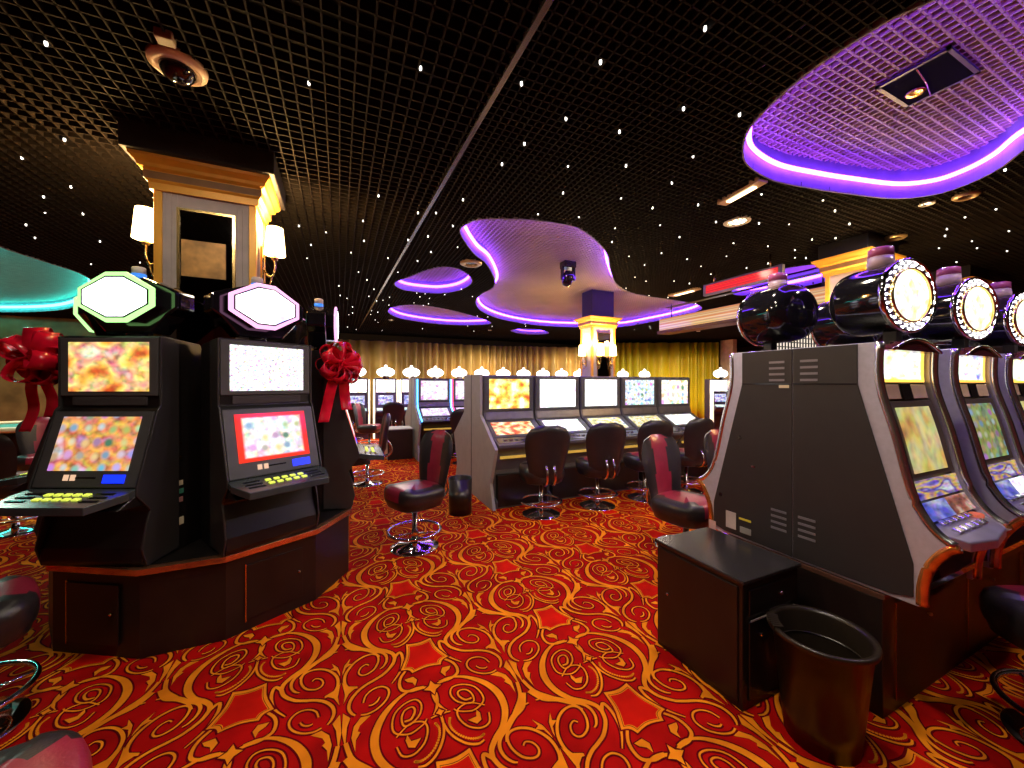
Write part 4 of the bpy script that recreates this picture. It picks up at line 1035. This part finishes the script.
# ------------------------------------------------------------------ far row of machines with oval white toppers
def far_machine(label, group, mid):
    t = thing('slot_machine', label, 'slot machine', group=group); hw = .29
    MB().prism([(.5, 0), (.0, 0), (.0, .62), (-.14, .72), (-.14, .76), (.05, .84), (.12, 1.22), (.12, 1.66), (.5, 1.66)], -hw, hw).build('cabinet', mat('violet_black_cabinet', (.03, .02, .05), .3), t, bevel=.006)
    P = Prof([(-.12, 1.66), (-.12, 1.22), (-.05, .84), (.14, .76)])
    def pan(name, x0, x1, z0, z1, off, m):
        mb = MB(); P.panel(mb, x0, x1, z0, z1, off, .006, 1); mb.build(name, m, t, bevel=.003)
    pan('top_glass', -.25, .25, 1.62, 1.27, .01, MATS.get('far_top') or screen('far_top', [(1, .8, .5), (1, 1, 1), (1, 1, 1)], 5, 1.9, seed=51))
    pan('main_screen', -.20, .20, 1.18, .93, .01, mid)
    pan('button_deck', -.24, .24, .83, .775, .01, MATS.get('far_deck') or screen('far_deck', [(.2, .3, .9), (.7, 1, .8), (1, 1, 1)], 5, 1.0, seed=52))
    MB().box(-.24, .24, -.012, .0, .12, .55).build('base_door', black, t)
    mb = MB()
    for s in (-1, 1): mb.box(s*(hw+.022)-.02, s*(hw+.022)+.02, -.02, .12, .0, 1.62)
    mb.build('side_light', mat('white_side_light', (.8, .75, .65), .4, em=(1, .85, .6), es=1.0), t)
    tp = MB().lathe([(0, -.05), (.8, -.05), (1, -.02), (1, .02), (.8, .05), (0, .05)], 28, M=Matrix.Translation((0, .08, 1.83)) @ Matrix.Diagonal((.24, 1, .135, 1)) @ Matrix.Rotation(PI/2, 4, 'X')).build('topper', glow('oval_topper_glow', (1, .95, .9), 3.2), t)
    MB().lathe([(.05, 1.95), (.04, 2.02), (0, 2.04)], 12, M=Matrix.Translation((0, .08, 0))).build('beacon', glow('oval_beacon_glow', (1, .9, .85), 2), tp)
    MB().box(-.08, .08, .03, .13, 1.66, 1.74).build('neck', chrome, tp)
    return t
GF = 'oval-topped machines along the far curtain'
mids = [screen('far_mid_violet', [(.1, .05, .5), (.5, .5, .9), (.9, .9, 1)], 8, 1.0, seed=53, cells=(5, 4)), screen('far_mid_blue', [(.08, .08, .4), (.35, .4, .8), (.8, .8, 1)], 5, 1.0, seed=54)]
f0 = far_machine('far slot machine with oval white topper, third of the far row from the left', GF, mids[0]); f0.location = (1.17, 11, 0)
f1 = far_machine('far slot machine with oval white topper, fourth of the far row', GF, mids[1]); f1.location = (1.87, 11, 0)
lbs = {-.33: 'leftmost slot machine of the far row, just beside the red bow', .42: 'second slot machine of the far row, right of the red bow'}
for x, l in lbs.items(): dup(f0, (x, 11, 0), 0, l)
words = ['fifth', 'sixth', 'seventh', 'eighth', 'ninth', 'tenth', 'eleventh', 'twelfth', 'thirteenth', 'fourteenth', 'fifteenth']
for k, w_ in enumerate(words): dup((f1, f0)[k % 2], (2.56+.72*k, 11-max(0, k-7)*.28, 0), 0, 'slot machine with oval white topper, '+w_+' of the far row from the left')
dup(f0, (11.15, 8.3, 0), R_(-20), 'slot machine with oval white topper before the olive curtain, right of the middle bank')

# ------------------------------------------------------------------ signs and fascias
led = screen('led_red_text', [(.35, 0, .01), (.9, .0, .03), (.95, .02, .03), (1, .16, .03)], 26, .85, seed=61)
t = thing('running_text_sign', 'long red LED running-text sign hanging from the ceiling', 'sign', (5.0, 3.45, 2.9))
MB().box(-.03, .03, -.56, .56, -.085, .085).build('housing', mat('sign_grey', (.2, .19, .22), .4), t, bevel=.006)
# the dot-matrix display: one face, lettering too small to read
MB().box(-.036, -.03, -.51, .51, -.058, .058).build('display', led, t)
MB().cyl(0, -.4, .08, .25, .01).cyl(0, .4, .08, .25, .01).build('hanger', brass, t)
fas = screen('fascia_backlit', [(.8, .22, .04), (1, .5, .2), (1, .8, .5), (.9, .35, .1)], 9, .62, seed=62)
t = thing('backlit_fascia', 'long glowing orange fascia over the counter at the right', 'light panel', (6.35, 5.0, 2.78))
MB().box(0, .25, -2.1, 1.2, -.13, .13).build('body', mat('dark_brown_body', (.05, .025, .015), .5), t)
MB().box(-.02, 0, -2.1, 1.2, -.12, .12).build('lit_front', fas, t)
MB().box(.06, .18, -1.9, 1.1, .362, .372).build('ceiling_plate', black, t)
MB().cyl(.12, -1.8, .12, .42, .012).build('hanger', black, t)
MB().cyl(.12, 1.0, .12, .42, .012).build('hanger', black, t)
MB().box(-.03, .3, -2.15, 1.25, -.19, -.13).build('canopy_board', mat('dark_red_brown', (.07, .025, .015), .5), t)
t = thing('lattice_panel', 'white backlit lattice panel seen between the two black drum toppers', 'panel', (9.0, 4.7, 2.5))
MB().box(-1.3, 1.3, .02, .03, -.45, .45).build('lit_back', glow('lattice_glow', (1, .85, .7), .9), t)
mb = MB()
for k in range(27): mb.box(-1.3+k*.1-.009, -1.3+k*.1+.009, 0, .02, -.45, .45)
for k in range(10): mb.box(-1.3, 1.3, 0, .02, -.45+k*.1-.009, -.45+k*.1+.009)
mb.build('lattice', black, t)
MB().box(-1.32, 1.32, .0, .05, -2.497, -.45).build('stand_board', blackwood, t)

t = thing('gaming_table', 'oval gaming table with a beige padded rail at the far left by the bronze wall', 'table', (-5.0, 9.6, 0))
MB().lathe([(0, .74), (.95, .74), (.95, .76), (0, .76)], 32, M=Matrix.Diagonal((1.3, .8, 1, 1))).build('table_top', mat('teal_felt', (.03, .28, .24), .9), t)
MB().lathe([(.93, .73), (1.02, .72), (1.06, .77), (1.0, .81), (.93, .79)], 32, M=Matrix.Diagonal((1.3, .8, 1, 1))).build('padded_rail', mat('beige_padding', (.7, .5, .28), .5), t)
MB().lathe([(.5, 0), (.5, .05), (.28, .12), (.24, .5), (.4, .735), (0, .735)], 20).build('pedestal', blackwood, t)
